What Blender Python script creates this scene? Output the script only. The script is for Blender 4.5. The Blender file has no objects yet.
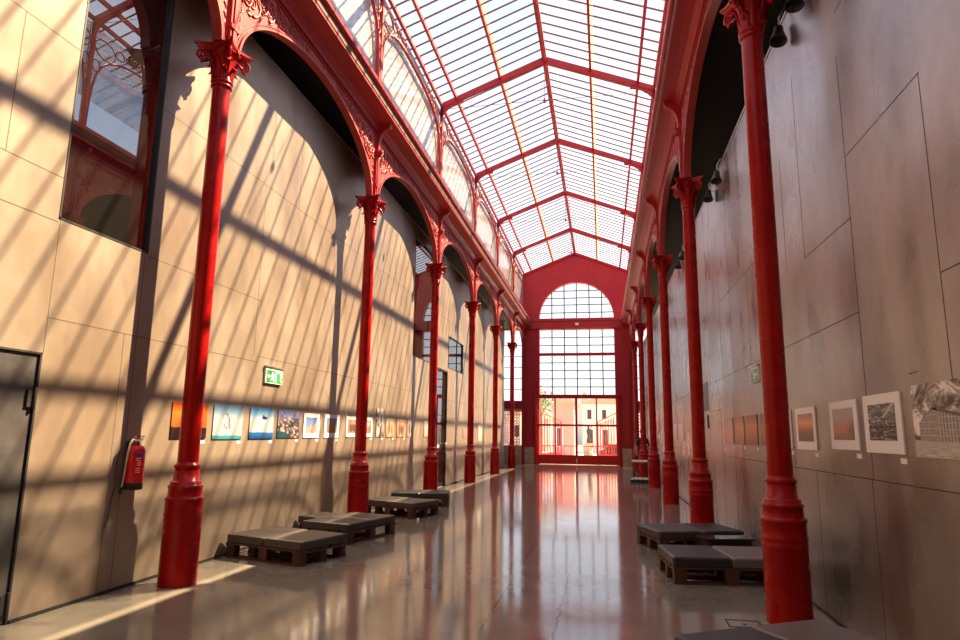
import bpy, math, random
from mathutils import Vector, Matrix
random.seed(7)
PI = math.pi
C = bpy.context.scene.collection
sc = bpy.context.scene

# ------------------------------------------------------------------ dimensions (metres)
XL, XR = -4.17, 1.49            # column axes
XC = (XL + XR) / 2
WL, WR = -4.57, 1.88            # faces of the two panel walls
Y0, B = 6.09, 4.8345            # first column in view, bay length
YE = 34.67                      # inner face of the end wall
YW = 30.45                      # where the panel walls stop
YB = -3.6                       # back of the hall, behind the viewer
ZSP, ZAP, ZFR = 5.80, 6.90, 7.07
ZEV, ZRI = 10.30, 11.42
HW = XR - XC                    # half width between column axes
def KY(k): return Y0 + k * B

# ------------------------------------------------------------------ mesh builder
class MB:
    def __init__(s): s.v = []; s.f = []; s.m = []; s.sm = []
    def add(s, vs, fs, mat=0, smooth=False):
        o = len(s.v); s.v += [tuple(p) for p in vs]
        for f in fs:
            s.f.append(tuple(i + o for i in f)); s.m.append(mat); s.sm.append(smooth)
        return s
    def box(s, x0, x1, y0, y1, z0, z1, mat=0, M=None):
        vs = [Vector((x, y, z)) for x in (x0, x1) for y in (y0, y1) for z in (z0, z1)]
        if M is not None: vs = [M @ p for p in vs]
        return s.add(vs, [(0,1,3,2),(4,6,7,5),(0,4,5,1),(2,3,7,6),(0,2,6,4),(1,5,7,3)], mat)
    def bbox(s, x0, x1, y0, y1, z0, z1, b=.01, mat=0):
        # box with chamfered vertical and top edges (soft slab)
        def ring(d, z): 
            c = b
            return [(x0+d+c,y0+d,z),(x1-d-c,y0+d,z),(x1-d,y0+d+c,z),(x1-d,y1-d-c,z),(x1-d-c,y1-d,z),(x0+d+c,y1-d,z),(x0+d,y1-d-c,z),(x0+d,y0+d+c,z)]
        rings = [ring(b*.5, z0), ring(0, z0+b*.5), ring(0, z1-b), ring(b*.35, z1-b*.3), ring(b*1.1, z1)]
        vs = sum(rings, []); fs = []
        for r in range(len(rings)-1):
            for i in range(8):
                j = (i+1) % 8
                fs.append((r*8+i, r*8+j, (r+1)*8+j, (r+1)*8+i))
        fs.append(tuple(range(7, -1, -1))); fs.append(tuple(range((len(rings)-1)*8, len(rings)*8)))
        return s.add(vs, fs, mat)
    def lathe(s, prof, n=32, c=(0,0), mat=0, smooth=True):
        vs = []; fs = []
        for r, z in prof:
            for i in range(n):
                a = 2*PI*i/n; vs.append((c[0]+r*math.cos(a), c[1]+r*math.sin(a), z))
        for k in range(len(prof)-1):
            for i in range(n):
                j = (i+1) % n
                fs.append((k*n+i, k*n+j, (k+1)*n+j, (k+1)*n+i))
        s.add(vs, fs, mat, smooth)
        return s.add([vs[i] for i in range(n)] + [vs[(len(prof)-1)*n+i] for i in range(n)],
                     [tuple(range(n-1,-1,-1)), tuple(range(n, 2*n))], mat)
    def tube(s, pts, r, n=6, closed=False, mat=0, rz=None):
        pts = [Vector(p) for p in pts]; m = len(pts); vs = []; fs = []
        for k, p in enumerate(pts):
            a = pts[(k-1) % m] if (closed or k > 0) else p
            b = pts[(k+1) % m] if (closed or k < m-1) else p
            t = (b - a).normalized()
            up = Vector((1,0,0)) if abs(t.x) < .9 else Vector((0,0,1))
            u = t.cross(up).normalized(); w = t.cross(u).normalized()
            rr = r[k] if isinstance(r, (list, tuple)) else r
            for i in range(n):
                an = 2*PI*i/n
                vs.append(p + u*rr*math.cos(an) + w*(rz or rr)*math.sin(an))
        L = m if closed else m-1
        for k in range(L):
            k2 = (k+1) % m
            for i in range(n):
                j = (i+1) % n
                fs.append((k*n+i, k*n+j, k2*n+j, k2*n+i))
        if not closed:
            fs.append(tuple(range(n-1,-1,-1))); fs.append(tuple((m-1)*n+i for i in range(n)))
        return s.add(vs, fs, mat, True)
    def prism(s, poly, a0, a1, axis='y', mat=0, smooth=False):
        # poly in the two remaining axes (x,z for y; y,z for x; x,y for z)
        def P(p, a):
            return {'y': (p[0], a, p[1]), 'x': (a, p[0], p[1]), 'z': (p[0], p[1], a)}[axis]
        n = len(poly); vs = [P(p, a0) for p in poly] + [P(p, a1) for p in poly]
        fs = [(i, (i+1) % n, n+(i+1) % n, n+i) for i in range(n)]
        s.add(vs, fs, mat, smooth)
        return s.add(vs, [tuple(range(n-1,-1,-1)), tuple(range(n, 2*n))], mat)
    def strip(s, cols, x0, x1, mat=0):
        # cols: (y, zlo, zhi) samples; a plate between x0 and x1
        n = len(cols); vs = []
        for y, a, b in cols: vs += [(x0,y,a),(x0,y,b),(x1,y,a),(x1,y,b)]
        fs = []
        for k in range(n-1):
            o, p = 4*k, 4*k+4
            fs += [(o,p,p+1,o+1),(o+2,o+3,p+3,p+2),(o+1,p+1,p+3,o+3),(o,o+2,p+2,p)]
        fs += [(0,1,3,2),(4*n-4,4*n-2,4*n-1,4*n-3)]
        return s.add(vs, fs, mat)
    def build(s, name, mats, parent=None, loc=None, rz=0):
        me = bpy.data.meshes.new(name)
        me.from_pydata(s.v, [], s.f)
        if not isinstance(mats, (list, tuple)): mats = [mats]
        for m in mats: me.materials.append(m)
        me.polygons.foreach_set('material_index', s.m)
        me.polygons.foreach_set('use_smooth', s.sm)
        import bmesh
        bm = bmesh.new(); bm.from_mesh(me)
        bmesh.ops.remove_doubles(bm, verts=bm.verts, dist=1e-5) if not any(s.sm) else None
        bmesh.ops.recalc_face_normals(bm, faces=bm.faces); bm.to_mesh(me); bm.free()
        me.update()
        o = bpy.data.objects.new(name, me); C.objects.link(o)
        if parent is not None: o.parent = parent
        if loc is not None: o.location = loc
        o.rotation_euler.z = rz
        return o

def tag(o, label=None, cat=None, group=None, kind=None):
    if label: o['label'] = label
    if cat: o['category'] = cat
    if group: o['group'] = group
    if kind: o['kind'] = kind
    return o
def empty(name, loc=(0,0,0), rz=0):
    o = bpy.data.objects.new(name, None); C.objects.link(o)
    o.empty_display_size = .1
    o.location = loc; o.rotation_euler.z = rz
    return o
def copy_tree(o, parent=None):
    c = o.copy(); C.objects.link(c)
    if parent is not None: c.parent = parent
    for ch in list(o.children): copy_tree(ch, c)
    return c

# ------------------------------------------------------------------ materials
def new_mat(name):
    m = bpy.data.materials.new(name); m.use_nodes = True
    nt = m.node_tree; nt.nodes.clear()
    out = nt.nodes.new('ShaderNodeOutputMaterial')
    return m, nt, out
def N(nt, t, **kw):
    n = nt.nodes.new(t)
    for k, v in kw.items():
        if k.startswith('i_'):
            key = k[2:]; key = int(key) if key.isdigit() else key.replace('_', ' ')
            n.inputs[key].default_value = v
        else: setattr(n, k, v)
    return n
def col4(c): return (c[0], c[1], c[2], 1)
def ramp(nt, fac, stops, interp='LINEAR'):
    r = nt.nodes.new('ShaderNodeValToRGB'); r.color_ramp.interpolation = interp
    e = r.color_ramp.elements
    while len(e) < len(stops): e.new(.5)
    for k, (p, c) in enumerate(stops): e[k].position = p; e[k].color = col4(c)
    nt.links.new(fac, r.inputs[0]); return r.outputs[0]
def mixc(nt, fac, a, b, mode='MIX'):
    m = N(nt, 'ShaderNodeMix', data_type='RGBA', blend_type=mode)
    for sock, val in ((m.inputs[0], fac), (m.inputs[6], a), (m.inputs[7], b)):
        if hasattr(val, 'is_output'): nt.links.new(val, sock)
        elif isinstance(val, (int, float)): sock.default_value = val
        else: sock.default_value = col4(val)
    return m.outputs[2]
def mth(nt, op, a, b=None):
    m = N(nt, 'ShaderNodeMath', operation=op)
    for k, val in enumerate((a, b)):
        if val is None: continue
        if hasattr(val, 'is_output'): nt.links.new(val, m.inputs[k])
        else: m.inputs[k].default_value = val
    return m.outputs[0]
def noise(nt, scale, detail=4, rough=.55, coord='Object', stretch=None, dist=0.0):
    tc = N(nt, 'ShaderNodeTexCoord'); v = tc.outputs[coord]
    if stretch:
        mp = N(nt, 'ShaderNodeMapping'); mp.inputs['Scale'].default_value = stretch
        nt.links.new(v, mp.inputs[0]); v = mp.outputs[0]
    n = N(nt, 'ShaderNodeTexNoise'); n.inputs['Scale'].default_value = scale
    n.inputs['Detail'].default_value = detail; n.inputs['Roughness'].default_value = rough
    n.inputs['Distortion'].default_value = dist
    nt.links.new(v, n.inputs['Vector']); return n.outputs['Fac']
def pbsdf(nt, out, color=(.5,.5,.5), rough=.5, metal=0, spec=.5, bump=None, bstr=.2, bdist=.01, coat=0):
    p = nt.nodes.new('ShaderNodeBsdfPrincipled')
    if hasattr(color, 'is_output'): nt.links.new(color, p.inputs['Base Color'])
    else: p.inputs['Base Color'].default_value = col4(color)
    if hasattr(rough, 'is_output'): nt.links.new(rough, p.inputs['Roughness'])
    else: p.inputs['Roughness'].default_value = rough
    p.inputs['Metallic'].default_value = metal
    p.inputs['Specular IOR Level'].default_value = spec
    p.inputs['Coat Weight'].default_value = coat
    if bump is not None:
        b = N(nt, 'ShaderNodeBump'); b.inputs['Strength'].default_value = bstr; b.inputs['Distance'].default_value = bdist
        nt.links.new(bump, b.inputs['Height']); nt.links.new(b.outputs[0], p.inputs['Normal'])
    nt.links.new(p.outputs[0], out.inputs[0]); return p
def simple(name, color, rough=.5, metal=0, spec=.5, var=.15, scale=6, bstr=0.0):
    m, nt, out = new_mat(name)
    n = noise(nt, scale)
    d = tuple(c*(1-var) for c in color); l = tuple(min(1, c*(1+var)) for c in color)
    c = ramp(nt, n, [(.3, d), (.7, l)])
    pbsdf(nt, out, c, rough, metal, spec, n if bstr else None, bstr)
    return m

def paint(name, a, b, rough=.38, scale=3.5, bstr=.05, spec=.4):
    m, nt, out = new_mat(name)
    n1 = noise(nt, scale, 5); n2 = noise(nt, 40, 3)
    c = ramp(nt, n1, [(.3, a), (.7, b)])
    r = mth(nt, 'MULTIPLY_ADD', n1, .2); nt.nodes[-1].inputs[2].default_value = rough - .1
    pbsdf(nt, out, c, r, 0, spec, n2, bstr, .004)
    return m
RED = paint('red_column_paint', (.29,.0025,.0025), (.38,.005,.004), .27, spec=.25)
ARED = paint('arch_red_sheen_tinted', (.36,.034,.03), (.46,.055,.048), .42)  # pinker than the columns: gloss reflection put into the base colour
CRED = paint('crimson_cornice_paint', (.33,.012,.018), (.42,.022,.028), .45)
RRED = paint('roof_red_paint', (.34,.025,.022), (.42,.04,.035), .5)
WRED = paint('end_wall_red_plaster', (.38,.012,.02), (.46,.02,.026), .55, 1.2)
DRED = paint('door_red_paint', (.50,.012,.008), (.58,.02,.012), .4)
TAN = simple('tan_gutter_strip', (.10,.048,.025), .8, var=.35, scale=4)
ORN = paint('ornament_shadow_red', (.30,.02,.018), (.40,.035,.03), .45)  # arch red darkened, so the scrolls carry their shadow lines as colour
RUST = simple('ochre_glazing_bar', (.20,.075,.035), .55, var=.3, scale=3)

def steel_wall(name, dark, light, patch, metal=.25, r0=.30, r1=.46):
    m, nt, out = new_mat(name)
    big = noise(nt, .55, 3, .5)
    streak = noise(nt, 1.5, 3, .5, stretch=(1, 1.2, .5))
    fine = noise(nt, 9, 5, .6, stretch=(1, 1, .6))
    c = ramp(nt, streak, [(.28, dark), (.52, light), (.8, tuple(min(1, x*1.25) for x in light))])
    c2 = mixc(nt, ramp(nt, big, [(.42, (0,0,0)), (.62, (.7,.7,.7))]), c, patch)
    c3 = mixc(nt, .25, c2, ramp(nt, fine, [(.3, (.5,.5,.5)), (.7, (1,1,1))]), 'MULTIPLY')
    r = ramp(nt, streak, [(.3, (r0,)*3), (.7, (r1,)*3)])
    h = noise(nt, .9, 2, .4)
    pbsdf(nt, out, c3, r, metal, .6, h, .3, .04)
    return m
WALL_L = steel_wall('sunlit_steel_sheet', (.21,.16,.12), (.31,.25,.195), (.25,.185,.13))  # same steel on both walls; this copy browned for its sunlit look
WALL_R = steel_wall('sheen_steel_sheet', (.21,.19,.175), (.46,.44,.44), (.25,.21,.175), .74, .22, .38)  # same steel, greyer; the lighter tone paints in bright sheen patches
JOINT = simple('dark_sheet_joint', (.03,.025,.022), .7)
JOINTL = simple('brown_sheet_joint', (.075,.055,.04), .7)

def floor_mat():
    m, nt, out = new_mat('polished_concrete')
    tc = N(nt, 'ShaderNodeTexCoord'); sep = N(nt, 'ShaderNodeSeparateXYZ'); nt.links.new(tc.outputs['Object'], sep.inputs[0])
    X, Y = sep.outputs[0], sep.outputs[1]
    big = noise(nt, .35, 5, .6, dist=.4); mid = noise(nt, 2.5, 6, .65); fine = noise(nt, 30, 4, .6)
    wob = noise(nt, 5, 6, .7)
    c = ramp(nt, big, [(.3, (.20,.185,.15)), (.7, (.30,.28,.235))])
    c = mixc(nt, .45, c, ramp(nt, mid, [(.3, (.62,.6,.56)), (.7, (1,1,1))]), 'MULTIPLY')
    c = mixc(nt, .2, c, ramp(nt, fine, [(.3, (.6,.6,.6)), (.7, (1,1,1))]), 'MULTIPLY')
    def crack(coord, at, w, amp, gap):
        d = mth(nt, 'SUBTRACT', coord, at)
        wv = mth(nt, 'MULTIPLY', mth(nt, 'SUBTRACT', wob, .5), amp)
        d = mth(nt, 'ABSOLUTE', mth(nt, 'ADD', d, wv))
        k = mth(nt, 'LESS_THAN', d, w)
        if gap: k = mth(nt, 'MULTIPLY', k, mth(nt, 'GREATER_THAN', mid, gap))
        return k
    k = crack(X, -.40, .012, .10, .36)
    k = mth(nt, 'MAXIMUM', k, crack(X, -.97, .008, .12, .44))
    for y in (1.0, 5.87-4.9, 10.73, 20.4, 30.1): k = mth(nt, 'MAXIMUM', k, crack(Y, y, .004, .0, None))
    pits = mth(nt, 'GREATER_THAN', noise(nt, 3.1, 8, .8), .735)
    k = mth(nt, 'MAXIMUM', k, pits)
    c = mixc(nt, k, c, (.045,.038,.032))
    r = ramp(nt, mid, [(.25, (.05,)*3), (.75, (.13,)*3)])
    p = pbsdf(nt, out, c, r, 0, 1.0, mth(nt, 'ADD', mid, mth(nt, 'MULTIPLY', fine, .15)), .05, .02)
    return m
FLOOR = floor_mat()

def glass_dirty(name, fac, tint, gloss=0.0, split=.5, wavy=False, rgh=.03, tr=(1,1,1)):
    m, nt, out = new_mat(name)
    t = N(nt, 'ShaderNodeBsdfTransparent'); t.inputs[0].default_value = col4(tr)
    d = N(nt, 'ShaderNodeBsdfDiffuse'); d.inputs[0].default_value = col4(tint)
    l = N(nt, 'ShaderNodeBsdfTranslucent'); l.inputs[0].default_value = col4(tint)
    dl = N(nt, 'ShaderNodeMixShader'); dl.inputs[0].default_value = split
    nt.links.new(d.outputs[0], dl.inputs[1]); nt.links.new(l.outputs[0], dl.inputs[2])
    mx = N(nt, 'ShaderNodeMixShader')
    n = noise(nt, 1.3, 4, .6)
    f = ramp(nt, n, [(.25, (fac*.75,)*3), (.75, (fac*1.25,)*3)])
    nt.links.new(f, mx.inputs[0]); nt.links.new(t.outputs[0], mx.inputs[1]); nt.links.new(dl.outputs[0], mx.inputs[2])
    last = mx.outputs[0]
    if gloss:
        g = N(nt, 'ShaderNodeBsdfGlossy'); g.inputs['Roughness'].default_value = rgh
        fr = N(nt, 'ShaderNodeFresnel'); fr.inputs[0].default_value = 1.5
        if wavy:
            b = N(nt, 'ShaderNodeBump'); b.inputs['Strength'].default_value = .25; b.inputs['Distance'].default_value = .05
            nt.links.new(noise(nt, 1.6, 3), b.inputs['Height']); nt.links.new(b.outputs[0], g.inputs['Normal'])
        mg = N(nt, 'ShaderNodeMixShader')
        nt.links.new(mth(nt, 'MULTIPLY', fr.outputs[0], gloss), mg.inputs[0])
        nt.links.new(last, mg.inputs[1]); nt.links.new(g.outputs[0], mg.inputs[2]); last = mg.outputs[0]
    nt.links.new(last, out.inputs[0])
    return m
ROOFGLASS = glass_dirty('dusty_roof_glass', .05, (.95,.95,.97), split=.62)
SIDEGLASS = glass_dirty('milky_wavy_glass', .58, (.92,.93,.95), gloss=1.3, split=.4, wavy=True)
DIMGLASS = glass_dirty('dim_old_glass', .02, (.8,.85,.95), gloss=.5, tr=(.86,.87,.89))
CLEARGLASS = glass_dirty('clear_window_glass', .015, (.9,.9,.9), gloss=.8)

OCHREG = glass_dirty('ochre_stained_glass', .6, (.9,.64,.40), split=.6)
def mirror_glass():
    m, nt, out = new_mat('dark_reflective_glass')
    g = N(nt, 'ShaderNodeBsdfGlossy'); g.inputs[0].default_value = (.92,.94,.97,1); g.inputs['Roughness'].default_value = .006
    d = N(nt, 'ShaderNodeBsdfDiffuse'); d.inputs[0].default_value = (.016,.014,.013,1)
    mx = N(nt, 'ShaderNodeMixShader'); mx.inputs[0].default_value = .30
    nt.links.new(d.outputs[0], mx.inputs[1]); nt.links.new(g.outputs[0], mx.inputs[2]); nt.links.new(mx.outputs[0], out.inputs[0])
    return m
MIRROR = mirror_glass()
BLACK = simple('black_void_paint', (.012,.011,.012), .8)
DARK = simple('dark_metal', (.035,.032,.032), .45, .3)
DOORG = simple('charcoal_door_steel', (.075,.07,.072), .4, .2, var=.25)
WHITE = simple('white_card', (.82,.80,.79), .6, var=.03)
STONE = simple('sandstone_plinth', (.46,.33,.22), .8, var=.25, scale=5, bstr=.2)
WOOD = simple('dark_stained_pallet_wood', (.07,.026,.014), .6, var=.45, scale=9, bstr=.15)
def leather(name, c, v=.2):
    m, nt, out = new_mat(name)
    n = noise(nt, 2.4, 5, .6); f = noise(nt, 60, 3)
    cc = ramp(nt, n, [(.3, tuple(x*(1-v) for x in c)), (.7, tuple(x*(1+v) for x in c))])
    pbsdf(nt, out, cc, ramp(nt, n, [(.3, (.36,)*3), (.7, (.52,)*3)]), 0, .5, mth(nt, 'ADD', n, mth(nt, 'MULTIPLY', f, .1)), .2, .02)
    return m
CUSH_B = leather('black_leatherette', (.030,.027,.028))
CUSH_D = leather('brown_black_leatherette', (.05,.042,.036))
CUSH_G = leather('worn_grey_leatherette', (.13,.11,.095))
BRASS = simple('dull_brass', (.45,.33,.12), .35, .9)
CHROME = simple('brushed_aluminium', (.55,.55,.55), .35, .8)

# ------------------------------------------------------------------ the shell
def structure(name, mb, mat, parent=None):
    o = mb.build(name, mat, parent)
    if parent is None: o['kind'] = 'structure'
    return o
structure('floor', MB().box(-9.2, 6.2, YB-.2, YE+.5, -.12, 0), FLOOR)

ZLT, ZRT = 6.73, 5.69          # tops of the left and right panel walls
w1 = (4.57, 5.70, 3.28, 6.62); w2 = (15.24, 17.42, 3.38, 6.45); w3 = (18.98, 21.1, 3.46, 4.45)
dr2 = (17.62, 18.96, 0.0, 3.36); dr1 = (3.36, 4.585, 0.0, 2.12)
def wall_with_holes(xa, xb, y0, y1, ztop, holes):
    mb = MB(); ys = sorted(set([y0, y1] + [h[0] for h in holes] + [h[1] for h in holes]))
    for a, b in zip(ys[:-1], ys[1:]):
        mid = (a+b)/2; cuts = sorted([(h[2], h[3]) for h in holes if h[0] < mid < h[1]])
        z = 0
        for (p, q) in cuts:
            if p > z + 1e-4: mb.box(xa, xb, a, b, z, p)
            z = q
        if z < ztop - 1e-4: mb.box(xa, xb, a, b, z, ztop)
    return mb
wl = structure('wall_left', wall_with_holes(WL-.09, WL, YB, YW, ZLT, [w1, w2, w3, dr1, dr2]), WALL_L)
wr = structure('wall_right', wall_with_holes(WR, WR+.09, YB, YW, ZRT, []), WALL_R)
# sheet joints: thin dark grooves, drawn where the sheets meet
def joints(x, s, segs, parent):
    mb = MB(); e = .0012
    for kind, a, p, q in segs:
        if kind == 'h': mb.box(min(x, x+s*e), max(x, x+s*e), p, q, a-.0035, a+.0035)
        else: mb.box(min(x, x+s*e), max(x, x+s*e), a-.003, a+.003, p, q)
    return mb.build('sheet_joint', JOINTL if s > 0 else JOINT, parent)
seg = [('h',2.42,4.59,8.0),('h',2.50,8.0,15.24),('h',3.25,2.0,4.57),('h',3.645,2.0,4.57),('h',4.86,2.0,4.57),('h',3.26,5.7,8.0),('h',6.08,2.0,4.57),
       ('v',4.59,2.12,3.28),('v',4.0,3.645,4.86),('v',3.36,4.86,6.7),('v',5.49,0,2.42),('v',5.66,0,3.28),('v',7.9,2.5,4.9),('v',8.9,4.9,6.72),('v',9.1,0,2.5),
       ('h',4.9,5.7,15.24),('v',11.3,0,2.5),('v',10.3,2.5,4.9),('v',12.7,2.5,4.9),('v',13.6,0,2.5),('v',14.9,2.5,6.7),('v',11.4,4.9,6.7),('v',16.3,0,3.38),
       ('h',2.5,18.96,YW),('h',4.9,17.42,YW)] + [('v',y,0,2.5) for y in (20.2,21.5,22.7,24.0,25.2,26.5,27.7,29.0)] + [('v',y,2.5,4.9) for y in (22.1,23.4,24.6,25.9,27.1,28.4)] + [('v',y,4.9,6.7) for y in (19.0,21.4,23.9,26.3,28.8)]
joints(WL, 1, seg, wl)
seg = [('h',1.22,1.0,11.1),('h',2.43,1.0,3.95),('h',2.43,5.15,YW),('h',3.16,5.14,6.3),('h',3.65,3.94,5.14),('h',3.65,8.2,10.8),('h',3.65,12.4,16.0),('h',4.86,1.0,5.1),
       ('v',3.95,1.81,3.65),('v',5.15,1.22,4.5),('v',5.18,0,1.22),('v',6.42,0,1.22),('v',6.3,3.16,5.0),('v',7.6,2.43,5.6),('v',8.75,2.43,3.65),('v',8.9,3.65,5.6),('v',10.05,1.22,2.43),
       ('v',10.1,0,1.22),('v',7.7,0,1.22),('v',10.8,2.43,4.9),('v',9.95,2.43,5.6),('v',11.12,0,1.95),('v',12.33,0,1.95),('h',1.95,11.12,12.33),('h',1.22,12.33,YW),('v',12.0,2.43,5.6),
       ('v',14.4,2.43,5.6),('v',16.7,2.43,5.6),('v',13.6,1.22,2.43),('v',15.9,1.22,2.43),('v',18.2,1.22,2.43),('v',20.5,2.43,5.6),('v',22.8,1.22,2.43),('v',25.3,2.43,5.6),('v',6.9,3.16,4.4),('v',2.7,2.43,4.86)]
joints(WR, -1, seg, wr)
MB().box(WL-.095, WL+.012, YB, YW, ZLT, ZLT+.02).build('top_rail', CHROME, wl)
MB().box(WR-.012, WR+.095, YB, YW, ZRT, ZRT+.02).build('top_rail', CHROME, wr)
MB().box(WR-.0015,WR,4.36,4.40,1.905,1.914).box(WR-.0015,WR,4.41,4.45,1.902,1.912).box(WR-.0015,WR,4.33,4.35,1.908,1.916).build('dark_scuff', simple('scuff_brown', (.12,.10,.09), .6), wr)
# shut flush door in the right wall: pull and small vent
MB().box(WR-.02, WR, 12.40, 12.44, 1.66, 1.90).build('pull_handle', DARK, wr)
MB().box(WR-.006, WR, 12.30, 12.92, 1.98, 2.50).build('vent_grille', DOORG, wr)
structure('gap_strip_left', MB().box(WL, WL+.012, 4.59, 17.6, 0, .028).box(WL, WL+.012, 18.98, YW, 0, .028), BLACK)  # black strip standing in for the dark gap at the wall foot
structure('baseboard_right', MB().box(WR-.012, WR, 1.5, YW, 0, .02), BLACK)

# reflective windows in the left wall
def window(n, w, bars=0):
    o = structure('window_%d' % n, MB().box(WL-.05, WL-.035, w[0], w[1], w[2], w[3]), MIRROR)
    f = MB(); t = .018
    f.box(WL-.085, WL+.004, w[0], w[0]+t, w[2], w[3]).box(WL-.085, WL+.004, w[1]-t, w[1], w[2], w[3])
    f.box(WL-.085, WL+.004, w[0], w[1], w[2], w[2]+t).box(WL-.085, WL+.004, w[0], w[1], w[3]-t, w[3])
    f.build('window_frame', DARK, o)
    return o
window(1, w1); window(2, w2); window(3, w3)
d2 = structure('door_2', MB().box(WL-.05, WL-.035, dr2[0], dr2[1], .02, dr2[3]), MIRROR)
fm = MB()
for a, b in ((dr2[0], dr2[0]+.05), (dr2[1]-.05, dr2[1])): fm.box(WL-.085, WL+.006, a, b, 0, dr2[3])
fm.box(WL-.085, WL+.006, dr2[0], dr2[1], dr2[3]-.05, dr2[3]); fm.build('door_frame', DARK, d2)
MB().tube([(WL+.03,18.78,.95),(WL+.03,18.78,1.25)], .012, 8).box(WL-.04,WL+.03,18.77,18.79,.97,.99).box(WL-.04,WL+.03,18.77,18.79,1.21,1.23).build('pull_handle', CHROME, d2)
# charcoal door near the viewer
d1 = structure('door_1', MB().box(WL-.055, WL-.015, dr1[0]+.02, dr1[1]-.025, .012, dr1[3]-.02), DOORG)
MB().box(WL-.085, WL-.06, dr1[0], dr1[1], 0, dr1[3]).box(WL-.06,WL+.003,dr1[1]-.018,dr1[1],0,dr1[3]).box(WL-.06,WL+.003,dr1[0],dr1[1],dr1[3]-.016,dr1[3]).build('door_frame', BLACK, d1)
for z in (.15, 1.74):
    MB().lathe([(.013,z-.09),(.016,z-.085),(.016,z+.085),(.013,z+.09)], 10, (WL+.008, dr1[1]-.03)).box(WL-.015,WL+.004,dr1[1]-.09,dr1[1]-.03,z-.07,z+.07).build('hinge', BLACK, d1)

# side aisles: dark flat roofs and outer walls
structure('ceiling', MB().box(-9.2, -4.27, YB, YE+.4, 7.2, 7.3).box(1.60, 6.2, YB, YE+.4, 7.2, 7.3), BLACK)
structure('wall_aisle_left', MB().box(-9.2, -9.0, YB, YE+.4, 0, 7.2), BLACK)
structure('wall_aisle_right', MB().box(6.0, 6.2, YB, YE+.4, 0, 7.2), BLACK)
structure('wall_back', MB().prism([(-9.2,0),(6.2,0),(6.2,7.2),(1.55,7.2),(1.55,ZEV),(XC,ZRI+.05),(-4.23,ZEV),(-4.23,7.2),(-9.2,7.2)], YB-.2, YB, 'y'), simple('light_absorbing_back', (.10,.05,.04), .8))  # unseen wall, its colour set dark to cut the ambient light
def rib(sx, x0, x1, y):
    xs = [x0 + (x1-x0)*t/16 for t in range(17)]
    pts = [(x, y, 5.6 + 1.45*math.sin(PI*(.05+.5*t/16))) for t, x in enumerate(xs)]
    return MB().tube(pts, .03, 6)
for k in range(0, 6):
    for s, xa, xb, side in ((1, 2.02, 5.95, 'right'),):
        o = rib(s, xa, xb, KY(k)).build('aisle_roof_rib', CHROME)
        tag(o, 'thin arched iron rib in the %s aisle behind %s red column' % (side, ['the first','the second','the third','the fourth','the fifth','the sixth'][k]), 'roof rib', 'arched ribs in the dark right aisle')

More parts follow.
